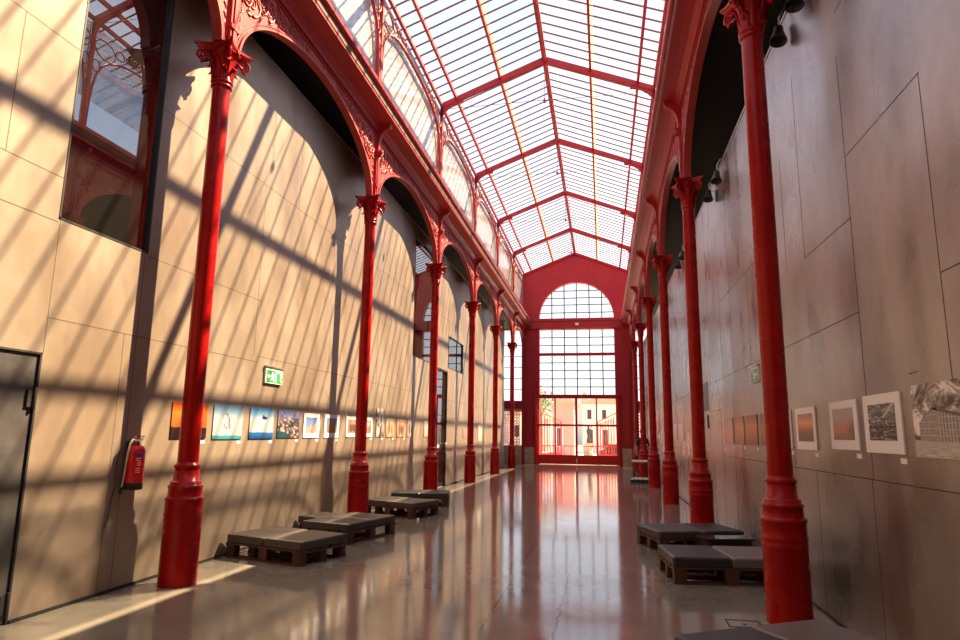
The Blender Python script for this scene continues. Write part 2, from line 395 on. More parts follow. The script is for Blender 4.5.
# ------------------------------------------------------------------ arcade: columns
ORD = ['nearest', 'second nearest', 'third nearest', 'fourth nearest', 'fifth nearest', 'farthest']
def column_parts(root):
    base = [(.183,0),(.181,.02),(.179,.60),(.183,.61),(.183,.625),(.179,.635),(.179,.66),(.183,.67),(.183,.685),(.178,.695),(.178,.80),(.186,.812),(.186,.832),(.17,.842),
            (.163,.85),(.160,.925),(.168,.935),(.168,.95),(.150,.957),(.149,.985),(.138,.995),(.125,1.0),(.121,1.10),(.112,1.115),(.126,1.128),(.129,1.142),(.126,1.156),(.108,1.168),(.102,1.185)]
    MB().lathe(base, 40).build('base', RED, root)
    # raised foundry inscription, too worn to read: three short ridges round the plinth
    for z, a0, a1 in ((.715,-.95,-.1),(.655,-.75,-.1),(.595,-.95,-.15)):
        mb = MB()
        for q in range(9):
            a = a0 + (a1-a0)*q/9
            mb.tube([(.181*math.cos(a+t), .181*math.sin(a+t), z+.006*math.sin(q*2.1)) for t in (0,.03,.06)], .0035, 4)
        mb.build('worn_inscription', RED, root)
    MB().lathe([(.102,1.18),(.1015,2.2),(.100,4.2),(.0965,5.30)], 40).build('shaft', RED, root)
    cap = MB()
    cap.lathe([(.0965,5.29),(.112,5.305),(.118,5.32),(.112,5.335),(.104,5.345),(.116,5.355),(.122,5.37),(.114,5.385),(.106,5.39),
               (.100,5.45),(.104,5.55),(.118,5.64),(.15,5.70),(.175,5.72),(.10,5.725)], 32)
    # concave-sided abacus
    def aba(h, z):
        p = []
        for q in range(4):
            a = PI/4 + q*PI/2; c = Vector((math.cos(a), math.sin(a)))*h*1.414; d = Vector((math.cos(a+PI/2), math.sin(a+PI/2)))*h*1.414
            t = (d-c).normalized(); nrm = Vector((c.x+d.x, c.y+d.y)).normalized()
            p.append(c - t*(-.02)); 
            for s in range(1, 8):
                u = s/8; m = c.lerp(d, u); p.append(m - nrm*(.075*h/.23)*math.sin(PI*u))
            p.append(d - t*.02)
        return [(v.x, v.y, z) for v in p]
    rings = [aba(.19,5.715), aba(.215,5.74), aba(.215,5.755), aba(.235,5.765), aba(.238,5.795), aba(.22,5.80)]
    n = len(rings[0]); vs = sum(rings, []); fs = []
    for r in range(len(rings)-1):
        for i in range(n):
            j = (i+1) % n; fs.append((r*n+i, r*n+j, (r+1)*n+j, (r+1)*n+i))
    fs += [tuple(range(n-1,-1,-1)), tuple(range((len(rings)-1)*n, len(rings)*n))]
    cap.add(vs, fs)
    cp = cap.build('capital', RED, root)
    for q in range(4):
        vo = MB(); a = PI/4 + q*PI/2; ca, sa = math.cos(a), math.sin(a)
        pts = []
        for s in range(5):      # stalk rising from the bell
            t = s/5; r = .115 + .05*t*t; z = 5.48 + .2*t; pts.append((r*ca, r*sa, z))
        for s in range(34):     # spiral
            t = s/33; an = PI*.75 - t*4.2*PI*.9; rr = .062*(1-t)+.008
            r = .222 + rr*math.cos(an); z = 5.648 + rr*math.sin(an)
            pts.append((r*ca, r*sa, z))
        vo.tube(pts, [.016]*5+[.017]*22+[.012]*12, 6)
        for w in (-1, 1):       # drop leaf below each scroll
            vo.tube([((.20)*ca-w*.02*sa, .2*sa+w*.02*ca, 5.59),((.235)*ca-w*.012*sa,.235*sa+w*.012*ca,5.57),((.24)*ca,.24*sa,5.545)], [.012,.014,.004], 5)
        vo.build('volute', RED, cp)
    lf = MB()
    for q in range(12):
        a = 2*PI*q/12; big = q % 3 == 0
        zt, ro = (5.64, .075) if q % 2 else (5.54, .055)
        prev = None; vs = []; fs = []
        for s in range(7):
            t = s/6; z = 5.39 + (zt-5.39)*math.sin(t*PI*.55)/math.sin(PI*.55); r = .108 + ro*t**1.7
            if s == 6: z -= .035; r += .016
            w = .034*(1 - .75*abs(t-.35)**1.3)*(1.0 if s < 6 else .5)
            for u, dr in ((-1, -.012), (0, .010), (1, -.012)):
                aa = a + u*w/r
                vs.append(((r+dr)*math.cos(aa), (r+dr)*math.sin(aa), z))
        for s in range(6):
            for u in range(2):
                o = s*3+u; fs.append((o, o+1, o+4, o+3))
        lf.add(vs, fs, 0, True)
    for q in range(4):          # flower at the middle of each abacus side
        a = q*PI/2
        for s in range(5):
            b = 2*PI*s/5
            c = Vector((.178, .018*math.cos(b), 5.735+.018*math.sin(b))); c = Matrix.Rotation(a, 3, 'Z') @ c
            lf.lathe([(.002,c.z-.012),(.011,c.z-.006),(.011,c.z+.006),(.002,c.z+.012)], 6, (c.x, c.y))
    lf.build('acanthus_leaf', RED, cp)
    # pilaster over the capital and the bracket under the cornice
    MB().box(-.05,.085,-.075,.075,5.80,7.06).box(.085,.10,-.075,-.05,5.84,6.75).box(.085,.10,.05,.075,5.84,6.75).box(.06,.112,-.03,.03,5.82,7.06).box(.04,.12,-.085,.085,6.02,6.07)\
        .build('pilaster', CRED, root)
    prof = [(.06,6.62),(.10,6.62),(.125,6.66),(.13,6.72),(.115,6.78),(.118,6.88),(.135,6.98),(.17,7.06),(.22,7.12),(.28,7.155),(.325,7.18),(.335,7.22),(.335,7.285),(.13,7.26),(.06,7.10)]
    br = MB().prism(prof, -.05, .05, 'y', smooth=False)
    br.tube([(.118+.03*math.cos(a), 0, 6.70+.03*math.sin(a)) for a in [i*PI/5 for i in range(10)]], .02, 6, closed=True, rz=.06)
    br.build('bracket', CRED, root)
proto = empty('cast_iron_column'); column_parts(proto)
BY = {0:'beside the fire extinguisher', 1:'behind the second pallet bench', 2:'just past the farthest pallet bench', 3:'just past the glass door', 4:'past the glass door', 5:'where the panel wall ends'}
BYR = {0:'behind the front right pallet bench', 1:'behind the farthest right-hand bench', 2:'along the bare right wall', 3:'close before the standing person', 4:'with the person standing behind it', 5:'close to the end wall'}
first = True
for side in (0, 1):
    for k in range(6):
        o = proto if first else copy_tree(proto); first = False
        o.location = ((XL, XR)[side], KY(k), 0); o.rotation_euler.z = (0, PI)[side]
        tag(o, '%s red cast-iron column in the %s row, %s' % (ORD[k], ('left', 'right')[side], (BY, BYR)[side][k]), 'column', 'red columns of the arcade', 'thing')

# ------------------------------------------------------------------ arcade: arches (bay centred on the origin, nave side +x)
def arch_parts(root):
    A = B/2 - .075; a = B/2 - .19; b = ZAP - ZSP
    def zin(y, da=0, db=0):
        t = abs(y)/(a+da)
        return ZSP + (b+db)*math.sqrt(max(0, 1-t*t)) if t < 1 else ZSP
    ys = [-A + 2*A*i/72 for i in range(73)]
    ys = sorted(set(ys + [a, -a, a*.995, -a*.995, a*.98, -a*.98]))
    MB().strip([(y, zin(y), ZFR) for y in ys], -.03, .055).build('spandrel', ARED, root)
    # moulding following the arch, on both faces
    m = MB()
    for (d0, d1, x0, x1) in ((.0, .035, .05, .078), (.06, .075, .05, .066), (.0, .035, -.045, -.025)):
        n = 60; vs = []; fs = []
        for i in range(n+1):
            t = PI*i/n; c, s = math.cos(t), math.sin(t)
            for d in (d0, d1):
                for x in (x0, x1):
                    vs.append((x, (a+d)*c if abs((a+d)*c) < A else math.copysign(A, c), ZSP + (b+d*.85)*s))
        for i in range(n):
            o, p = 4*i, 4*i+4
            fs += [(o,o+1,p+1,p),(o+2,p+2,p+3,o+3),(o+1,o+3,p+3,p+1),(o,p,p+2,o+2)]
        m.add(vs, fs)
    m.build('arch_moulding', ARED, root)
    # frames round the two panels of the spandrel
    f = MB()
    f.box(.05,.068,-.022,.022,ZAP+.05,ZFR).box(.05,.078,-A,A,ZFR-.016,ZFR)
    for s in (-1, 1): f.box(.05,.068,min(s*(A-.02),s*A),max(s*(A-.02),s*A),ZSP+.1,ZFR)
    f.build('panel_border', ARED, root)
    # scrolling vine ornament
    for s in (-1, 1):
        v = MB()
        def P(y, z): return (.058, s*y, z)
        def spiral(cy, cz, r, start, turns, dirn, th=.016):
            pts = []
            for i in range(int(16*turns)+1):
                t = i/(16*turns); an = start + dirn*2*PI*turns*t; rr = r*(1-.86*t)
                pts.append(P(cy + rr*math.cos(an), cz + rr*math.sin(an)))
            v.tube(pts, [th*(1-.4*i/len(pts)) for i in range(len(pts))], 5)
        stem = []
        for i in range(26):
            t = i/25; y = A-.12 - t*1.75
            lo = zin(y, .08, .08); hi = ZFR - .03
            q = .5 + .28*math.sin(t*4.6*PI)*(1-t*.4)
            stem.append(P(y, lo + (hi-lo)*q))
        v.tube(stem, [.013*(1-.6*i/25) for i in range(26)], 5)
        for t, r, d in ((.02,.12,1),(.10,.19,-1),(.21,.17,1),(.32,.14,-1),(.43,.115,1),(.54,.095,-1),(.64,.08,1),(.74,.07,-1),(.84,.06,1),(.94,.05,-1)):
            y = A-.14 - t*1.75; lo = zin(y, .07, .07); hi = ZFR-.02
            zc = (lo+hi)/2 + (.02 if d > 0 else -.02); r = min(r, (hi-lo)*.43)
            spiral(y, zc, r, PI*(.5 if d > 0 else 1.5), 1.7, d)
            for q in range(5):
                an = q*1.256 + t*9
                v.tube([P(y+r*.9*math.cos(an), zc+r*.9*math.sin(an)), P(y+r*1.2*math.cos(an+.25), zc+r*1.2*math.sin(an+.25)), P(y+r*1.28*math.cos(an+.6), zc+r*1.28*math.sin(an+.6))], [.010,.019,.004], 5)
        # tall pendant leaf in the narrow corner
        for z in (5.98, 6.10, 6.22, 6.34):
            hy = A-.05
            v.tube([P(hy, z), P(hy-.05*(z-5.8)*2.2, z+.06), P(hy-.03, z+.10)], [.006,.014,.003], 5)
        v.build('scroll_ornament', ORN, root)
proto = empty('cast_iron_arch'); arch_parts(proto)
BAYN = ['springing from before the nearest', 'between the nearest and second', 'between the second and third', 'between the third and fourth', 'between the fourth and fifth', 'between the fifth and farthest', 'between the farthest']
first = True
for side in (0, 1):
    for bay in range(-1, 6):
        o = proto if first else copy_tree(proto); first = False
        y0, y1 = KY(bay), (KY(bay+1) if bay < 5 else YE)
        o.location = ((XL, XR)[side], (y0+y1)/2, 0); o.rotation_euler.z = (0, PI)[side]; o.scale = (1, (y1-y0)/B, 1)
        tag(o, 'pinkish red arch with scroll ornament %s %s' % (BAYN[bay+1], ('left column and the end wall','right column and the end wall')[side] if bay == 5 else ('left columns','right columns')[side]) if bay >= 0 else
            'pinkish red arch on the %s side, nearest of its arcade, cut by the photo edge' % ('left','right')[side], 'arch', 'ornamented arches of the arcade', 'thing')

# cornices and gutters
CP = [(-.10,ZFR),(.055,ZFR),(.06,ZFR+.025),(.10,ZFR+.03),(.105,ZFR+.10),(.125,7.19),(.17,7.24),(.27,7.265),(.375,7.28),(.385,7.30),(.392,7.335),(.385,7.345),(.385,7.47),(.43,7.48),(.455,7.50),(.46,7.55),(.45,7.585),(.36,7.60),(-.10,7.60)]
for n, (x, s) in enumerate(((XL, 1), (XR, -1))):
    o = structure('trim_%d' % (n+1), MB().prism([(x+s*u, z) for u, z in CP], YB, YE-.02, 'y'), CRED)
    MB().box(min(x+s*.383, x+s*.397), max(x+s*.383, x+s*.397), YB, YE-.03, 7.355, 7.465).build('gutter_strip', TAN, o)
    lip = MB().box(min(x+s*.36,x+s*.40),max(x+s*.36,x+s*.40),YB,YE-.03,7.285,7.30)
    lip.build('pale_edge_bead', ARED, o)

# ------------------------------------------------------------------ clerestory frames above the cornice
def clere(root, frac=1.0):
    H = B/2
    curve = [(.055,7.60),(.06,8.0),(.075,8.4),(.11,8.75),(.18,9.06),(.30,9.30),(.48,9.48),(.75,9.62),(1.1,9.715),(1.6,9.775),(2.0,9.79),(H,9.795)]
    MB().box(-.035,.035,-.035,.035,7.60,10.28).box(-.045,.045,-.05,.05,7.60,7.68).build('post', RRED, root)
    a = MB()
    for s in (-1, 1): a.tube([(0, s*y, z) for y, z in curve], .024, 6, rz=.036)
    a.build('arched_rib', RRED, root)
    r = MB()
    for s in (-1, 1):
        for cy, cz, ry, rz_ in ((.155,9.26,.10,.135),(.36,9.72,.32-.02,.21),(.80,9.86,.13,.10),(1.08,9.90,.10,.08),(1.33,9.93,.085,.065),(1.55,9.945,.07,.05)):
            r.tube([(0, s*(cy+ry*math.cos(t)), cz+rz_*math.sin(t)) for t in [2*PI*i/20 for i in range(20)]], .014, 5, closed=True)
        r.tube([(0, s*.03, 8.75),(0, s*.05,8.92),(0,s*.10,9.05)], .012, 5)
    r.build('iron_ring', RRED, root)
proto = empty('clerestory_stanchion'); clere(proto)
first = True
for side in (0, 1):
    for k in range(0, 6):
        o = proto if first else copy_tree(proto); first = False
        o.location = ((XL+.05, XR-.05)[side], KY(k), 0); o.rotation_euler.z = (0, PI)[side]
        tag(o, 'red iron clerestory post with rings above the %s %s column' % (ORD[k], ('left','right')[side]), 'iron post', 'clerestory stanchions over the cornices')
for n, x in enumerate((XL+.05, XR-.05)):
    o = structure('trim_%d' % (n+3), MB().box(x-.035, x+.035, YB, YE, 10.20, 10.28), RRED)
# panes in the clerestory
for side in (0, 1):
    for bay in range(-1, 6):
        y0, y1 = KY(bay), (KY(bay+1) if bay < 5 else YE)
        x = (XL-.03, XR+.03)[side]
        mb = MB().box(x-.004, x+.004, y0+.02, y1-.02, (7.62, 8.46)[side], 10.19)
        o = mb.build('glass_screen', (SIDEGLASS, DIMGLASS)[side])
        MB().box(x-.006,x+.006,y0+.01,y0+.03,7.60,10.20).box(x-.006,x+.006,y1-.03,y1-.01,7.60,10.20).build('stile', RRED, o)
        tag(o, ('milky wavy glass above the left cornice, %s bay from the viewer' if side == 0 else 'clear glass above the right cornice, %s bay from the viewer') % ['the cut-off first','the second','the third','the fourth','the fifth','the sixth','the last'][bay+1], 'glass', 'clerestory glazing', 'thing')

# ------------------------------------------------------------------ roof
SL = (ZRI-ZEV)/HW
def zr(x): return ZRI - SL*abs(x-XC)
def truss(root):
    for s, nm in ((-1,'l'),(1,'r')):
        xe = XC + s*(HW-.02)
        m = MB().prism([(xe, zr(xe)-.02),(XC, ZRI-.02),(XC, ZRI-.21),(xe, zr(xe)-.16)], -.05, .05, 'y')
        m.build('rafter', CRED, root)
        pts = [(xe, zr(xe)-.12)]
        g = [(xe, zr(xe)-.1)] + [(XC+s*(HW-.02-.62*(1-math.cos(t))), zr(xe)-.62+.60*math.sin(t)+.0) for t in [i*PI/2/10 for i in range(11)]] + [(XC+s*(HW-.66), zr(XC+s*(HW-.66))-.12)]
        MB().prism(g, -.035, .035, 'y').build('haunch_bracket', CRED, root)
    z = 10.14
    MB().tube([(XL+.06,0,z),(XC,0,z+.03),(XR-.06,0,z)], .007, 5).build('tie_rod', DARK, root)
    MB().tube([(XC,0,ZRI-.2),(XC,0,z+.02)], .007, 5).lathe([(.005,z-.06),(.03,z-.045),(.02,z-.02),(.045,z),(.045,z+.03),(.02,z+.05),(.03,z+.07),(.005,z+.09)], 10, (XC,0)).build('pendant', RRED, root)
proto = empty('roof_truss'); truss(proto)
for k in range(-1, 6):
    o = proto if k == -1 else copy_tree(proto)
    o.location = (0, KY(k), 0)
    tag(o, ('crimson roof truss behind the viewer, out of the photo' if k < 0 else 'crimson roof truss with thin tie rod above the %s pair of columns' % ORD[k]), 'roof truss', 'roof trusses')
for n, u in enumerate((-2.38, -1.19, 1.19, 2.38)):
    x = XC + u; z = zr(x)
    mb = MB().box(x-.03, x+.03, YB, YE-.09, z-.10, z-.005)
    o = mb.build('roof_purlin', RRED)
    if abs(u) < 2: sg = 1 if u > 0 else -1; MB().prism([(x+.03, z+.012-SL*.03*sg),(x+.10, z+.012-SL*.10*sg),(x+.10, z+.002-SL*.10*sg),(x+.03, z+.002-SL*.03*sg)], YB, YE, 'y').build('ochre_flashing', OCHREG, o)
    tag(o, ['red roof purlin low on the left slope','red roof purlin halfway up the left slope','red roof purlin halfway up the right slope','red roof purlin low on the right slope'][n], 'roof purlin', 'lengthwise roof purlins', 'thing')
o = MB().box(XC-.06, XC+.06, YB, YE, ZRI-.14, ZRI-.01).box(XC-.03, XC+.03, YB, YE, ZRI-.2, ZRI-.14).build('ridge_beam', RRED)
tag(o, 'red ridge beam running the length of the glass roof', 'roof beam', kind='thing')
NB = 13
for side, s in ((0, -1), (1, 1)):
    for bay in range(-2, 6):
        y0, y1 = KY(bay), (KY(bay+1) if bay < 5 else YE)
        if bay == -2: y0 = YB
        xe = XC + s*(HW+.80)
        root = empty('roof_glazing', ((xe+XC)/2, (y0+y1)/2, zr(xe)))
        L = root.location
        def q(x, y, z): return (x-L.x, y-L.y, z-L.z)
        ze = zr(xe)
        vs = [q(XC,y0,ZRI+.02),q(XC,y1,ZRI+.02),q(xe,y1,ze+.02),q(xe,y0,ze+.02)]
        vs += [(a,b,c+.006) for a,b,c in vs]
        MB().add(vs, [(0,1,2,3),(7,6,5,4),(0,4,5,1),(1,5,6,2),(2,6,7,3),(3,7,4,0)]).build('glass', ROOFGLASS, root)
        g = MB()
        for i in range(NB):
            y = KY(bay) + B*(i+.5*0)/NB if bay > -2 else KY(-1) - B*(i+1)/NB
            if i == 0 and bay > -2: continue
            if y > y1 - .05 or y < y0: continue
            pr = [(XC, ZRI+.018),(XC, ZRI-.014),(xe, ze-.014),(xe, ze+.018)]
            g.prism([(a-L.x, b-L.z) for a, b in pr], y-.0125-L.y, y+.0125-L.y, 'y')
        g.build('glazing_bar', RUST, root)['kind'] = 'stuff'
        tag(root, 'white glazed roof panel with thin bars, %s slope, %s' % (('left','right')[side], ['over the viewer, out of the photo','just before the nearest truss','beyond the nearest truss','beyond the second truss','beyond the third truss','beyond the fourth truss','beyond the fifth truss','against the end gable'][bay+2]), 'roof glazing', 'glazed roof panels')

# ------------------------------------------------------------------ end wall
XM = -1.315
def endwall():
    R = 1.985
    outer = 7.2
    xs = [-4.65, -4.25, XM-R]
    ax = [XM - R*math.cos(PI*i/40) for i in range(41)]
    mb = MB()
    def col(xa, xb, za0, zb0, za1, zb1):
        vs = [(xa,YE,za0),(xb,YE,zb0),(xb,YE,zb1),(xa,YE,za1)]
        vs += [(x, YE+.4, z) for x, _, z in vs]
        mb.add(vs, [(0,1,2,3),(7,6,5,4),(0,4,5,1),(1,5,6,2),(2,6,7,3),(3,7,4,0)])
    def zt(x): return zr(x)-.02
    e = [-4.26, XC-HW, XM-R]
    for a, b in zip(e[:-1], e[1:]): col(a, b, 0, 0, zt(a), zt(b))
    e = [XM+R, XR, 1.6]
    for a, b in zip(e[:-1], e[1:]): col(a, b, 0, 0, zt(a), zt(b))
    pts = sorted(ax + [XC])
    for a, b in zip(pts[:-1], pts[1:]):
        f = lambda x: 7.74 + math.sqrt(max(0, R*R-(x-XM)**2))
        col(a, b, f(a), f(b), zt(a), zt(b))
        col(a, b, 7.14, 7.14, 7.74, 7.74)
    return mb
ew = structure('wall_end', endwall(), WRED)
MB().box(-4.05,-3.62,YE-.06,YE,0.92,7.3).box(1.0,1.42,YE-.06,YE,.92,7.3).box(-4.08,-3.58,YE-.08,YE,6.3,6.42).box(.96,1.45,YE-.08,YE,6.3,6.42)\
    .box(-4.02,-3.66,YE-.075,YE,1.2,3.3).box(1.03,1.39,YE-.075,YE,1.2,3.3).build('pilaster', WRED, ew)
MB().box(-4.12,1.45,YE-.12,YE,7.16,7.26).box(-4.12,1.45,YE-.09,YE,7.58,7.70).box(-4.1,1.43,YE-.04,YE,7.26,7.58).build('string_course', WRED, ew)
MB().box(-4.08,-3.58,YE-.1,YE,0,.88).box(.96,1.42,YE-.1,YE,0,.88).build('stone_plinth', STONE, ew)
MB().box(-3.3,.8,YE-.6,YE-.01,0,.012).build('threshold', STONE, ew)
mb = MB(); mb.prism([(XC-HW,zr(XC-HW)-.02),(XC,ZRI-.02),(XC+HW,zr(XC+HW)-.02),(XC+HW,zr(XC+HW)-.14),(XC,ZRI-.15),(XC-HW,zr(XC-HW)-.14)], YE-.08, YE, 'y')
mb.build('gable_trim', WRED, ew)
# square lamp on the beam
o = MB().box(-1.36,-1.18,YE-.20,YE-.12,7.31,7.45).build('wall_lamp', WHITE); tag(o, 'small square white lamp on the beam under the arched window', 'lamp')
# windows of the end wall
def bars(name, parent, cols, rows, x0, x1, z0, z1, arch=None, w=.027):
    mb = MB()
    for x in cols:
        zt = z1 if arch is None else 7.74 + math.sqrt(max(0, 1.985**2-(x-XM)**2))
        mb.box(x-w, x+w, YE+.16, YE+.22, z0, zt)
    for z in rows:
        if arch is None: a, b = x0, x1
        else: h = math.sqrt(1.985**2-(z-7.74)**2); a, b = XM-h, XM+h
        mb.box(a, b, YE+.165, YE+.215, z-w*.8, z+w*.8)
    return mb.build(name, DARK, parent)
cols = (-2.63, -1.96, -1.295, -.62, .05)
pn = MB(); pn.prism([(XM-1.985*math.cos(PI*i/32), 7.74+1.985*math.sin(PI*i/32)) for i in range(33)], YE+.185, YE+.195, 'y')
o = structure('window_4', pn, CLEARGLASS); bars('glazing_bars', o, cols, (8.07,8.50,8.88,9.28), 0, 0, 7.74, 9.7, 1)
o = structure('window_5', MB().box(XM-1.985, XM+1.985, YE+.185, YE+.195, 3.58, 7.14), CLEARGLASS)
bars('glazing_bars', o, cols, (4.05,4.48,4.92,5.34,6.28,6.71), XM-1.985, XM+1.985, 3.58, 7.14)
MB().box(XM-1.985, XM+1.985, YE+.05, YE+.3, 5.72, 5.86).build('transom', WRED, o)
MB().box(XM-2.2, XM+2.2, YE-.16, YE+.3, 3.50, 3.60).box(XM-2.25, XM+2.25, YE-.2, YE, 3.56, 3.62).build('sill', DRED, o)
# the red glazed door
x0, x1 = -3.52, .79
d3 = structure('door_3', MB().box(x0, x1, YE-.10, YE-.02, .03, .50), DRED)
f = MB()
f.box(x0-.06, x0+.06, YE-.14, YE+.02, 0, 3.52).box(x1-.06, x1+.06, YE-.14, YE+.02, 0, 3.52).box(x0, x1, YE-.14, YE+.02, 3.42, 3.52)
for x in (-2.47, -.32): f.box(x-.035, x+.035, YE-.11, YE-.01, .5, 3.42)
f.box(-1.43, -1.31, YE-.12, YE-.01, .03, 3.42).box(x0, x1, YE-.11, YE-.01, 1.98, 2.08)
f.build('door_frame', DRED, d3)
MB().box(x0, x1, YE-.064, YE-.056, .5, 3.42).build('door_glass', CLEARGLASS, d3)
MB().box(-1.40,-1.34,YE-.17,YE-.12,.1,.34).build('floor_bolt', CHROME, d3)
# aisle ends: tall window, lattice panel and plinth
def aisle_end(n, xa, xb):
    o = structure('wall_end_aisle_%s' % n, MB().box(xa, xb, YE, YE+.4, 2.8, 3.3).box(xa, xb, YE, YE+.4, 7.15, 7.3), WRED)
    MB().box(xa, xb, YE-.04, YE+.4, 0, .95).build('stone_plinth', STONE, o)
    MB().box(xa, xb, YE-.08, YE, 2.72, 2.86).build('ledge', STONE, o)
    MB().box(xa, xb, YE+.12, YE+.13, 3.3, 7.15).build('window_pane', CLEARGLASS, o)
    g = MB()
    for i in range(5):
        x = xa + (xb-xa)*(i+.5)/5
        g.box(x-.012, x+.012, YE+.1, YE+.15, 3.3, 7.15)
    for z in (3.9,4.5,5.1,5.7,6.3): g.box(xa, xb, YE+.1, YE+.15, z-.015, z+.015)
    g.build('glazing_bars', DARK, o)
    l = MB(); p = .16
    nx = int((xb-xa)/p); nz = int(1.77/p)
    for i in range(nx):
        for j in range(nz):
            cx, cz = xa+p*(i+.5), .95+p*(j+.5)
            l.tube([(cx+.072*math.cos(t), YE+.08, cz+.072*math.sin(t)) for t in [2*PI*q/8 for q in range(8)]], .022, 4, closed=True)
    l.build('lattice_grille', DRED, o)
    return o
aisle_end('left', -9.0, -4.26); aisle_end('right', 1.6, 6.0)

# ------------------------------------------------------------------ pallet benches and cushions
def pallet(root):
    def one(name, *b): MB().box(*b).build(name, WOOD, root)
    for y in (-.345, 0, .345): one('bottom_board', -.6,.6,y-.05,y+.05,0,.02)
    for x in (-.53, 0, .53):
        for y in (-.345, 0, .345):
            MB().bbox(x-.065,x+.065,y-.05,y+.05,.02,.132,.006).build('block', WOOD, root)
    for x in (-.53, 0, .53): one('cross_board', x-.07,x+.07,-.4,.4,.132,.152)
    for y in (-.34,-.17,0,.17,.34): one('top_board', -.6,.6,y-.06,y+.06,.152,.172)
def cushion(x0, x1, d=.40):
    return MB().bbox(x0, x1, -d, d, 0, .10, .02)
proto = empty('pallet_bench'); pallet(proto)
CM = {'b': CUSH_B, 'd': CUSH_D, 'g': CUSH_G}
benches = [(-3.83,7.70,-17,'dd','nearest bench of the left row, in front of the blue prints', 'nearest left bench'),
           (-3.66,9.33,76,'bd','second bench of the left row, set lengthwise', 'second left bench'),
           (-3.77,12.12,-21,'dd','third bench of the left row, past the second red column', 'third left bench'),
           (-3.88,13.92,11,'bb','farthest bench of the left row', 'farthest left bench'),
           (1.13,4.50,31,'bg','bench at the bottom right corner of the photo', 'front right bench'),
           (1.24,7.78,7,'bg','middle bench of the right row, beyond the nearest right column', 'middle right bench'),
           (1.14,9.72,19,'db','farthest bench of the right row', 'farthest right bench')]
CN = {'b':'black','d':'dark brown','g':'worn grey brown'}
for i, (x, y, a, cs, lab, cl) in enumerate(benches):
    o = proto if i == 0 else copy_tree(proto)
    o.location = (x, y, 0); o.rotation_euler.z = math.radians(a)
    tag(o, 'dark wooden pallet, ' + lab, 'bench', 'low pallet benches')
    for h in (0, 1):
        c = cushion(-.603, -.004).build('seat_cushion', CM[cs[h]]) if h == 0 else cushion(.004, .603).build('seat_cushion', CM[cs[h]])
        c.location = (x, y, .1725); c.rotation_euler.z = math.radians(a)
        s = 'left' if abs(a) < 60 and h == 0 else 'right' if abs(a) < 60 else 'near' if h == 0 else 'far'
        tag(c, '%s leatherette cushion on the %s half of the %s' % (CN[cs[h]], s, cl), 'cushion', 'cushions on the pallet benches')
# small bare block stool against the wall behind the second bench
o = MB().bbox(-.30,.30,-.2,.2,.15,.26,.02).build('side_stool', CUSH_D, None, (-4.27, 9.66, 0), math.radians(74))
MB().box(-.26,-.18,-.18,.18,0,.15).box(.18,.26,-.18,.18,0,.15).build('foot_rail', WOOD, o)
tag(o, 'low dark padded stool against the left wall behind the second bench', 'stool')
# low black table beside the far right bench
t = empty('low_table', (1.50, 9.02, 0), math.radians(14))
MB().box(-.33,.33,-.15,.15,.235,.255).build('tabletop', simple('gloss_black', (.05,.05,.055), .12), t)
MB().box(-.27,.29,-.12,.13,0,.235).build('box_body', BLACK, t)
tag(t, 'low black box table with glossy overhanging top in front of the farthest right bench', 'table')
# floor hatch
h = MB()
for b in ((.97,1.24,6.055,6.068),(.97,1.24,5.845,5.858),(.97,.982,5.845,6.068),(1.228,1.24,5.845,6.068)): h.box(b[0],b[1],b[2],b[3],0,.003)
h.box(1.09,1.12,5.94,5.95,0,.004)
o = h.build('floor_hatch', BLACK); tag(o, 'small square floor hatch outlined on the concrete before the nearest right column', 'floor hatch')

# ------------------------------------------------------------------ pictures
def art(name, build, rough=.35, k=1.0):
    m, nt, out = new_mat(name)
    tc = N(nt, 'ShaderNodeTexCoord'); sep = N(nt, 'ShaderNodeSeparateXYZ'); nt.links.new(tc.outputs['Generated'], sep.inputs[0])
    c = build(nt, sep.outputs[1], sep.outputs[2])
    if k != 1: c = mixc(nt, 1.0, c, (k,k,k), 'MULTIPLY')
    pbsdf(nt, out, c, rough, 0, .4)
    return m
def gn(nt, scale, st=(1,1,1), detail=5, rough=.6, dist=0): return noise(nt, scale, detail, rough, 'Generated', st, dist)
def blob(nt, Y, Z, y, z, ry, rz_):
    a = mth(nt, 'DIVIDE', mth(nt, 'SUBTRACT', Y, y), ry); b = mth(nt, 'DIVIDE', mth(nt, 'SUBTRACT', Z, z), rz_)
    return mth(nt, 'LESS_THAN', mth(nt, 'ADD', mth(nt, 'MULTIPLY', a, a), mth(nt, 'MULTIPLY', b, b)), 1.0)
def band(stops, amp=.1, scale=4, st=(1,1,3)):
    def f(nt, Y, Z):
        z = mth(nt, 'ADD', Z, mth(nt, 'MULTIPLY', mth(nt, 'SUBTRACT', gn(nt, scale, st), .5), amp))
        return ramp(nt, z, stops)
    return f
def a_sunset(nt, Y, Z):
    c = band([(.0,(.75,.13,.02)),(.3,(.8,.12,.02)),(.5,(.75,.17,.04)),(.75,(.85,.26,.03)),(1,(.6,.05,.015))], .15)(nt, Y, Z)
    k = mth(nt, 'LESS_THAN', Z, mth(nt, 'ADD', .22, mth(nt, 'MULTIPLY', gn(nt, 3, (1,1,.1)), .2)))
    return mixc(nt, k, c, (.03,.012,.01))
